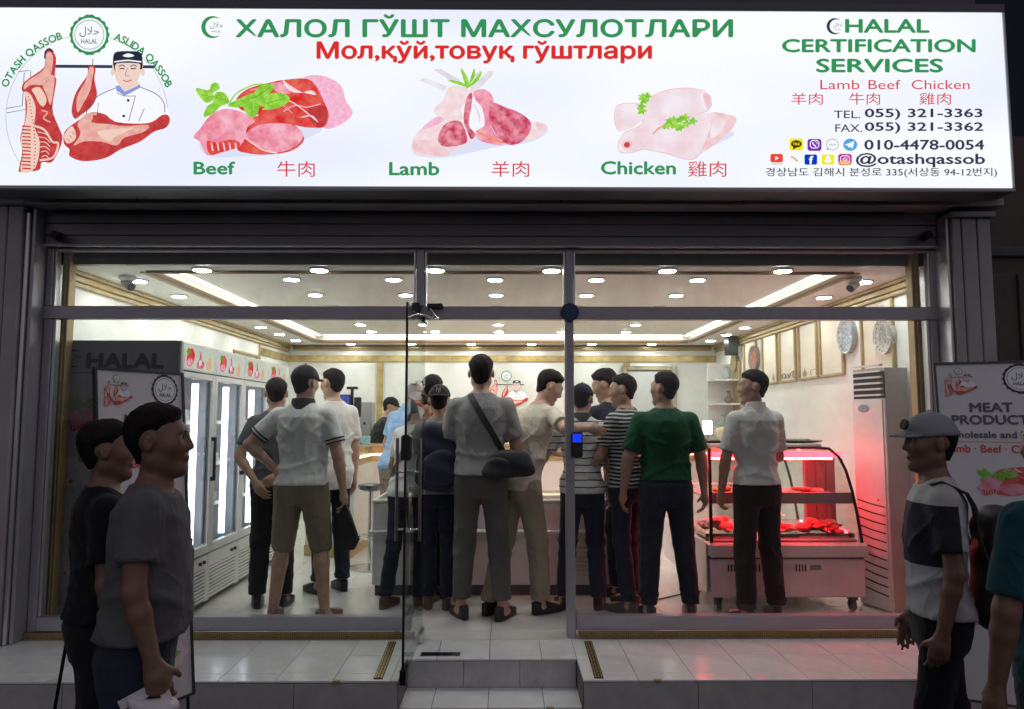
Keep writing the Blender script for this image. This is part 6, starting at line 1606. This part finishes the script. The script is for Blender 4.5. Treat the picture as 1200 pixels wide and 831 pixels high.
dj = cloth('dark_denim', (0.030, 0.036, 0.055)); bk = cloth('black', (0.020, 0.020, 0.021)); dg = cloth('dark_grey', (0.045, 0.045, 0.045))
nvy = cloth('navy', (0.020, 0.023, 0.042)); kh = cloth('khaki', (0.26, 0.22, 0.15)); bg_ = cloth('beige_trousers', (0.32, 0.27, 0.20)); grt = cloth('grey_trousers', (0.11, 0.108, 0.10))
wt = cloth('white', (0.80, 0.79, 0.76)); crm = cloth('cream', (0.66, 0.60, 0.50)); gry = cloth('grey_tee', (0.30, 0.30, 0.295)); lb = cloth('light_blue', (0.30, 0.47, 0.72))
grn = cloth('green', (0.014, 0.085, 0.040)); teal = cloth('teal', (0.012, 0.07, 0.09)); wp = cloth('white_polo', (0.74, 0.745, 0.71)); brs = M('brown_shoe', (0.10, 0.07, 0.05), .6); bsh = M('black_shoe', (0.015, 0.014, 0.014), .45)
bagb = M('bag_black', (0.018, 0.018, 0.02), .6, bump=.3, bs=200); bagn = M('bag_navy', (0.012, 0.014, 0.035), .65, bump=.3, bs=200)
def fx(x, yf): r = ray(x, yf); k = (FL - CAMZ) / r[2]; return r[0] * k, r[1] * k
def arm(u, f, **k): d = dict(u=u, f=f); d.update(k); return d

# -- in the shop, from left to right
x, y = fx(312, 714)
person('man in dark grey with black trousers holding his hands behind his back beside the refrigerators', x, y + .1, 8, 1.66, w=.98, shirt=cloth('charcoal_tee', (0.10, 0.105, 0.11)), trousers=bk, sk='b', sleeve=.2,
       armL=arm((-.35, -.28, -1), (.55, -.30, -.75), t=(0, 0, -1), curl=.9), armR=arm((.28, -.3, -1), (-.75, -.25, -.55), t=(0, 0, -1), curl=.9), head=(10, 8, 0), seed=3, face=False, tsize=1.12)
x, y = fx(350, 727)
P6 = person('man in white polo with black striped cuffs, khaki shorts and black cap', x, y, -4, 1.72, w=1.08, shirt=wp, trousers=kh, cuff=.42, sk='a', cap=cloth('cap_dark', (0.02, 0.02, 0.024)), hair=.010, sleeve=.20, band=M('band_black', (0.015, 0.015, 0.02), .8), collar=M('collar_black', (0.02, 0.02, 0.022), .8),
       armL=arm((-.72, -.12, -.75), (.62, -.05, -.50), t=(0, 0, -1), curl=.6), armR=arm((.28, .02, -1), (.16, .05, -1), curl=.9), feet=((-.17, .0, 14), (.19, .0, 16)), head=(-20, 4, 0), watch='L', face=False, seed=5, tsize=1.10, hem=.93, shoes=M('sandal', (0.2, 0.14, 0.1), .7))
x, y = fx(386, 693)
person('man in plain white long tee standing behind the man in the white polo', x, y, 38, 1.76, w=.95, shirt=wt, trousers=dj, sk='a', hem=.80, sleeve=.22, head=(20, 8, 0), seed=6, face=True)
p = at(433, 500, 9.05)
person('cashier in black shirt and black cap working behind the counter', p.x, 9.05, -80, 1.62, w=1.1, shirt=cloth('black_tee', (0.03, 0.032, 0.034)), trousers=bk, sk='b', cap=cloth('cap_black', (0.012, 0.012, 0.014)), lean=(0, .42), head=(0, 18, 0), armL=arm((-.2, .5, -.8), (.1, .9, -.2)), armR=arm((.2, .5, -.8), (-.1, .9, -.2)), seed=7, hair=.01)
p = at(463, 520, 7.25)
P9 = person('man in light blue shirt bending over the counter', p.x, 7.25, -28, 1.72, w=.97, shirt=lb, trousers=bg_, sk='b', lean=(.08, .30), head=(-10, 35, 0), armL=arm((-.35, .05, -1), (.15, .55, -.85)), armR=arm((.2, .3, -.9), (0, .8, -.3)), seed=8, collar=lb)
x, y = fx(474, 710)
P10 = person('man in white tee with a grey sling strap behind the open glass door', x, y, -30, 1.55, w=.92, shirt=wt, trousers=nvy, sk='b', lean=(.05, .16), head=(-20, 30, 0), armL=arm((-.3, .05, -1), (.3, .55, -.75), curl=1.1), armR=arm((.2, .15, -1), (-.1, .6, -.6)), shoes=brs, seed=9, feet=((-.10, -.10, 10), (.10, .12, 8)))
p = at(518, 470, 6.75)
person('dark haired man in grey seen over the cap with white letters', p.x, 5.85, -6, 1.70, w=.92, shirt=dg, trousers=bk, sk='b', seed=10, head=(10, 6, 0), face=False, armL=arm((-.1, .3, -1), (.2, .7, -.5)), armR=arm((.1, .3, -1), (-.2, .7, -.5)))
x, y = fx(513, 712)
P11 = person('man with backwards black cap and navy backpack', x, y - .02, 2, 1.60, w=.9, shirt=cloth('grey_shirt', (0.25, 0.25, 0.25)), trousers=nvy, sk='b', cap=cloth('cap_ny', (0.014, 0.013, 0.015)), capback=True, hair=.01, seed=11, head=(0, 5, 0), face=False, armL=arm((-.1, .25, -1), (.25, .8, -.4)), armR=arm((.1, .25, -1), (-.25, .8, -.4)), shoes=brs, feet=((-.08, .03, 8), (.08, 0, 8)))
x, y = fx(563, 724)
P12 = person('tall man in grey tee and grey trousers seen from behind with a shoulder bag', x, y, 0, 1.80, w=1.06, shirt=gry, trousers=grt, sk='b', cuff=.13, sleeve=.22, seed=12, face=False, hair=.010, hairtop=.008, armL=arm((-.22, .22, -1), (.25, .8, -.55)), armR=arm((.25, .15, -1), (-.05, .8, -.5)), feet=((-.13, .02, 20), (.15, -.02, 22)), shoes=bsh, neck=1.492, hem=.95, tsize=1.02)
x, y = .11, 5.36
P13 = person('man in cream tee leaning right with his arm round the cap man', x, y, -48, 1.72, w=.98, shirt=crm, trousers=bg_, sk='a', lean=(.10, .30), head=(-28, 32, 0), hairtop=.01, seed=13,
       armL=arm((-.10, .45, -.9), (.35, .9, -.15), curl=.5), armR=arm((.69, -.34, -.30), (-.05, .99, .03), up=.01, t=(.0, 0, 1), h=(.3, .9, -.25), curl=.3), feet=((-.12, -.16, 10), (.12, .12, 6)), shoes=bsh, tsize=1.15, hem=.88)
x, y = .565, 5.47
P14 = person('man in striped polo and dark cap with a friend\'s arm round his shoulders', x, y, -2, 1.61, w=1.0, shirt=striped('polo_stripes', (0.70, 0.70, 0.68), (0.06, 0.055, 0.07), .052, .17), trousers=dj, sk='a', cap=cloth('cap_navy', (0.012, 0.014, 0.03)), hair=.009, collar=M('collar_navy', (0.05, 0.05, 0.06), .8), head=(-14, 10, 0), seed=14, face=False,
       armL=arm((-.55, .12, -.9), (-.45, .65, -.25), curl=.4), armR=arm((.22, .05, -1), (.0, .18, -1), curl=.8), feet=((-.15, .05, 14), (.12, .02, 10)), shoes=bsh, tsize=1.05)
x, y = fx(740, 703)
person('man in navy tee bending his head behind the black and white stripes', x - .02, y + .10, 22, 1.75, w=1.0, shirt=nvy, trousers=nvy, sk='b', lean=(-.10, .22), head=(48, 22, 0), hair=.014, hairtop=.010, seed=15, armL=arm((-.1, .5, -.8), (.1, .9, -.2)), armR=arm((.15, .2, -1), (0, .6, -.6)))
x, y = fx(737, 715)
P15 = person('man in narrow black and white stripes turned left', x, y, 42, 1.68, w=.95, shirt=striped('bw_stripes', (0.03, 0.03, 0.035), (0.62, 0.62, 0.60), .027, .42), trousers=dj, sk='b', head=(30, 8, 0), seed=16, lean=(0, .03), armL=arm((-.2, .3, -1), (.0, .7, -.6), curl=.5), armR=arm((.22, .22, -1), (.0, .65, -.75), curl=.5), feet=((-.10, -.05, 5), (.11, .09, 5)), shoes=M('grey_boot', (0.06, 0.05, 0.045), .7))
x, y = fx(783, 724)
person('broad man in dark green tee with his head turned left', x, y, 2, 1.68, w=1.12, shirt=grn, trousers=dj, sk='b', head=(42, 0, 0), seed=17, armL=arm((-.34, .02, -1), (-.12, .16, -1), curl=.7), armR=arm((.30, .02, -1), (.10, .10, -1), curl=.9), feet=((-.14, .02, 10), (.17, .03, 10)), hair=.010, hairtop=.008, hem=.98, tsize=1.03, sleeve=.23, belly=.02)
x, y = fx(889, 716); y = 5.14; x = 1.73
person('man in white short sleeved shirt before the meat case looking left', x, y, 12, 1.69, w=.98, shirt=cloth('white_shirt', (0.74, 0.72, 0.70)), trousers=cloth('brown_black', (0.035, 0.028, 0.025)), sk='b', head=(68, 4, 0), seed=18, collar=cloth('white_shirt', (0.74, 0.72, 0.70)), armL=arm((-.26, .05, -1), (.02, .35, -1), curl=.8), armR=arm((.22, .25, -1), (-.3, .8, -.3)), feet=((-.13, -.02, 14), (.15, .06, 14)), tsize=1.10, sleeve=.23, hem=.95, hairtop=.006)

# -- outside on the street
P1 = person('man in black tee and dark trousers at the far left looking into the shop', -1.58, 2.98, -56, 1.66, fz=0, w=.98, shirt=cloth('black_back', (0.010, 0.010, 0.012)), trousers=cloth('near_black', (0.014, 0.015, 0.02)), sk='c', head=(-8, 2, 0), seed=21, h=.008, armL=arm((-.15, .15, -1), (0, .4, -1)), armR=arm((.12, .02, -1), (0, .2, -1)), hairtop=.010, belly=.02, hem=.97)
pm = at(169, 600, 2.52)
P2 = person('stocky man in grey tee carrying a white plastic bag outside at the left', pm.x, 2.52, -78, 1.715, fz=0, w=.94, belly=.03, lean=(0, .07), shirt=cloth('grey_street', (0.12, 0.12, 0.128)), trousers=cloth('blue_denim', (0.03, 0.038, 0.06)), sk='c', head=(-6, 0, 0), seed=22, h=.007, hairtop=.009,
       armL=arm((.02, -.06, -1), (.25, .10, -1), curl=.9), armR=arm((.14, .0, -1), (.02, .30, -1), al=.90, up=.02, curl=1.25, t=(-.1, 1, 0)), sleeve=.165, hem=.995, loose=.024)
pm = at(1088, 600, 3.12)
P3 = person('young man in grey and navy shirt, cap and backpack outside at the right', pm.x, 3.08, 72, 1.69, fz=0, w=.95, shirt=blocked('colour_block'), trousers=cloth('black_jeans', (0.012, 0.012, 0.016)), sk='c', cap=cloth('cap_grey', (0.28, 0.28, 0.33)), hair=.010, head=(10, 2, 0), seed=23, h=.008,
       armL=arm((-.12, -.06, -1), (.02, .22, -1), curl=.8), armR=arm((.12, .0, -1), (0, .3, -1)), sleeve=.205, hem=.93, feet=((-.1, .1, 5), (.1, -.12, 5)))
pm = at(1236, 600, 2.35)
P4 = person('person in a dark teal shirt cut off by the right edge', pm.x + .015, 2.35, 12, 1.70, fz=0, w=1.0, shirt=teal, trousers=dj, sk='c', seed=24, h=.009, face=False, head=(0, 0, 0), armL=arm((-.24, .02, -1), (-.02, .2, -1), curl=.7), sleeve=.24, collar=teal)

# small sewn details that the photograph shows as edges: hem seams, back pockets
def sewn(P, trous, hem, pockets=True):
    bkf = P['back']; rt = P['root']; s_ = P['s']
    if pockets:
        for sx in (-1, 1):
            m = MB(); c = []
            for dx, z in ((-.045, .885), (.045, .885), (.045, .80), (0, .785), (-.045, .80)):
                x = sx * .078 + dx; a = .142; q = max(0, 1 - abs(x / a) ** 2.3) ** (1 / 2.3); c.append((x * s_, (-.010 - .125 * q) * s_, z * s_))
            m.v = [v for v in c] + [(v[0], v[1] - .006, v[2]) for v in c]; k = 5
            m.f = [list(range(k)), list(range(k, 2 * k))[::-1]] + [[i, k + i, k + (i + 1) % k, (i + 1) % k] for i in range(k)]; m.m = [0] * len(m.f)
            o = m.build('back_pocket', trous, None); o.parent = rt
# ------------------------------------------------------------------ things carried
def hand_pt(P, side, d=.09): sd, S0, E0, W0, ua, fa, a = P['J'][side]; return P['W']((W0 + fa * d) * P['s'])
# tall man: strap across the back from the left shoulder to the bag on the right hip
bkf = P12['back']; n = 16
pts = [bkf(-.075 + .235 * t, 1.49 - .40 * t, -1, .006) for t in np.linspace(0, 1, n)]
nr = [(0.25 * t, -1, .1) for t in np.linspace(0, 1, n)]
tb = strap_thing(P12, 'shoulder_bag', 'black shoulder bag worn across the tall grey man\'s back', 'bag', pts, nr, .042, bagb)
bag_lump('bag_body', bagb, tb, P12['W'], (.215, -.15, 1.06), (.15, .055, .095), 3)
o = bag_lump('front_pocket', bagb, tb, P12['W'], (.12, -.175, 1.03), (.10, .045, .07), 5)
# backpack of the cap man
t = thing('backpack', 'navy backpack on the back of the man with the backwards cap', 'backpack', tuple(P11['W']((0, -.2, 1.2))))
bag_lump('pack_body', bagn, t, P11['W'], (0.02, -.205, 1.10), (.16, .085, .25), 4, .014); bag_lump('front_pocket', bagn, t, P11['W'], (0.02, -.285, 1.02), (.12, .04, .12), 6)
for sx in (-.10, .11):
    pts = [P11['back'](sx, 1.30, -1, .05), P11['back'](sx, 1.38, -1, .02), P11['back'](sx, 1.43, -1, .008), np.array([sx, -.01, 1.475]) * P11['s']]
    MB().ribbon([P11['W'](p) for p in pts], [Vector((0, -1, .3)), Vector((0, -1, .6)), Vector((0, -.5, 1)), Vector((0, 0, 1))], .05, .012).build('strap', bagb, t)
# white letters on the cap
c = P11['hd'].inv((0, -.130, 1.715)) * P11['s']; cw_ = P11['W'](c)
Bc = Board(cw_ + Vector((-.03, -.002, .028)), (1, 0, 0), (0, .25, -1), (0, -1, -.25), P11['root'], .001, .001)
mb = MB(); ci = M('embroidery', (0.6, 0.55, 0.5), .7)
Bc.line([(14, 44), (14, 8), (42, 44), (42, 8)], 6, ci, mb, .004, False); Bc.line([(18, 16), (30, 32), (42, 16)], 5, ci, mb, .0045, False); Bc.line([(30, 32), (30, 52)], 5, ci, mb, .0045, False)
me_o = mb.build('cap_letters', None, None, fixn=False)
me_o.parent = P11['root']; me_o.matrix_parent_inverse = (Matrix.Translation(P11['root'].location) @ Matrix.Rotation(P11['root'].rotation_euler.z, 4, 'Z')).inverted()
# the mesh above was built relative to the world, so its parent inverse keeps it in place
# dark round patch and strap on the outside man's cap
m = MB(); c = P3['hd'].inv((-.030, .088, 1.715)) * P3['s']; c2 = P3['hd'].inv((-.035, .112, 1.722)) * P3['s']
d_ = (c2 - c) / np.linalg.norm(c2 - c); c3 = c + d_ * .028
m.cyl(c3 - d_ * .012, c3, .022, n=18); o = m.build('cap_patch', M('patch_dark', (0.03, 0.02, 0.03), .7), None); o.parent = P3['root']
# black bag of the man in the polo
hp = hand_pt(P6, 'R'); t = thing('tote_bag', 'black bag hanging from the hand of the man in the white polo', 'bag', tuple(hp))
g6 = lambda p: Vector((hp.x + p[0], hp.y + p[1], hp.z + p[2]))
m = MB(); m.prism([(hp.x - .012, hp.z - .01), (hp.x + .012, hp.z - .01), (hp.x + .10, hp.z - .25), (hp.x + .07, hp.z - .31), (hp.x - .06, hp.z - .32), (hp.x - .05, hp.z - .12)], hp.y - .03, hp.y + .03, 'y').build('bag_body', bagb, t)
m = MB(); m.tube([hp + Vector((-.01, 0, -.02)), hp + Vector((0, 0, .012)), hp + Vector((.01, 0, -.02))], .006).build('handle', bagb, t)
# plastic bag held by the man behind the door
hp = hand_pt(P10, 'L'); t = thing('plastic_bag', 'crumpled white plastic bag held over the freezer behind the glass door', 'bag', tuple(hp))
plast = M('white_plastic', (0.62, 0.60, 0.60), .35, bump=.8, bs=30); Id = lambda v: Vector([float(q) for q in v])
bag_lump('bag_body', plast, t, Id, (hp.x - .01, hp.y, hp.z - .11), (.085, .05, .10), 3, .03)
MB().tube([hp + Vector((-.03, 0, -.03)), hp, hp + Vector((.03, 0, -.03))], .008).build('handle', plast, t)
pts = [P10['back'](.10 - .20 * t_, 1.48 - .42 * t_, -1, .006) for t_ in np.linspace(0, 1, 12)]
strap_thing(P10, 'sling_strap', 'grey sling strap across the back of the man behind the glass door', 'strap', pts, [(0, -1, .1)] * 12, .035, cloth('grey_strap', (0.18, 0.18, 0.18)))
# brown bag of the man in blue
hp = hand_pt(P9, 'L'); t = thing('brown_bag', 'dark brown bag in the hand of the man in light blue', 'bag', tuple(hp))
bag_lump('bag_body', M('bag_brown', (0.10, 0.075, 0.05), .7, bump=.5, bs=60), t, Id, (hp.x, hp.y, hp.z - .13), (.11, .07, .12), 7, .03)
MB().tube([hp + Vector((-.03, 0, -.04)), hp, hp + Vector((.03, 0, -.04))], .008).build('handle', MATS['bag_brown'], t)
# white bag of the stocky man outside
hp = hand_pt(P2, 'R', .075); t = thing('plastic_bag', 'white plastic shopping bag with pink lettering in the stocky man\'s hand', 'bag', tuple(hp))
pbm = M('white_plastic_bag', (0.72, 0.68, 0.72), .35, bump=1.0, bs=24)
bag_lump('bag_body', pbm, t, Id, (hp.x - .030, hp.y - .0, hp.z - .215), (.088, .045, .18), 5, .040)
for dx in (-.06, .035):
    MB().ribbon([hp + Vector((dx * 1.6 - .02, 0, -.06)), hp + Vector((dx * .5, 0, -.015)), hp + Vector((0, 0, .0))], [(0, -1, 0)] * 3, .03, .004).build('handle', pbm, t)
Bb = Board(hp + Vector((-.075, -.062, -.12)), (1, 0, 0), (0, 0, -1), (0, -1, 0), t, .001, .001)
Bb.text('Paf', 8, 92, 0, 50, M('pink_print', (0.55, 0.02, 0.20), .5), .03)
# backpack of the young man outside
t = thing('backpack', 'black backpack hanging low on the young man outside at the right', 'backpack', tuple(P3['W']((0, -.2, 1.15))))
bag_lump('pack_body', bagb, t, P3['W'], (0.0, -.225, 1.08), (.15, .09, .25), 8, .014); bag_lump('front_pocket', bagb, t, P3['W'], (0.0, -.31, 1.0), (.115, .035, .12), 9)
for sx in (-.105, .105):
    pts = [P3['back'](sx, 1.12, -1, .09), P3['back'](sx, 1.26, -1, .035), P3['back'](sx, 1.38, -1, .018), P3['back'](sx * .95, 1.43, -1, .012), np.array([sx * .85, -.015, 1.475]) * P3['s'], np.array([sx * .9, .03, 1.462]) * P3['s']]
    nn_ = [(0, -1, .2), (0, -1, .3), (0, -1, .5), (0, -.6, 1), (0, 0, 1), (0, .4, 1)]
    o0 = P3['W']((0, 0, 0))
    MB().ribbon([P3['W'](p) for p in pts], [P3['W'](q) - o0 for q in nn_], .055, .010).build('strap', bagb, t)
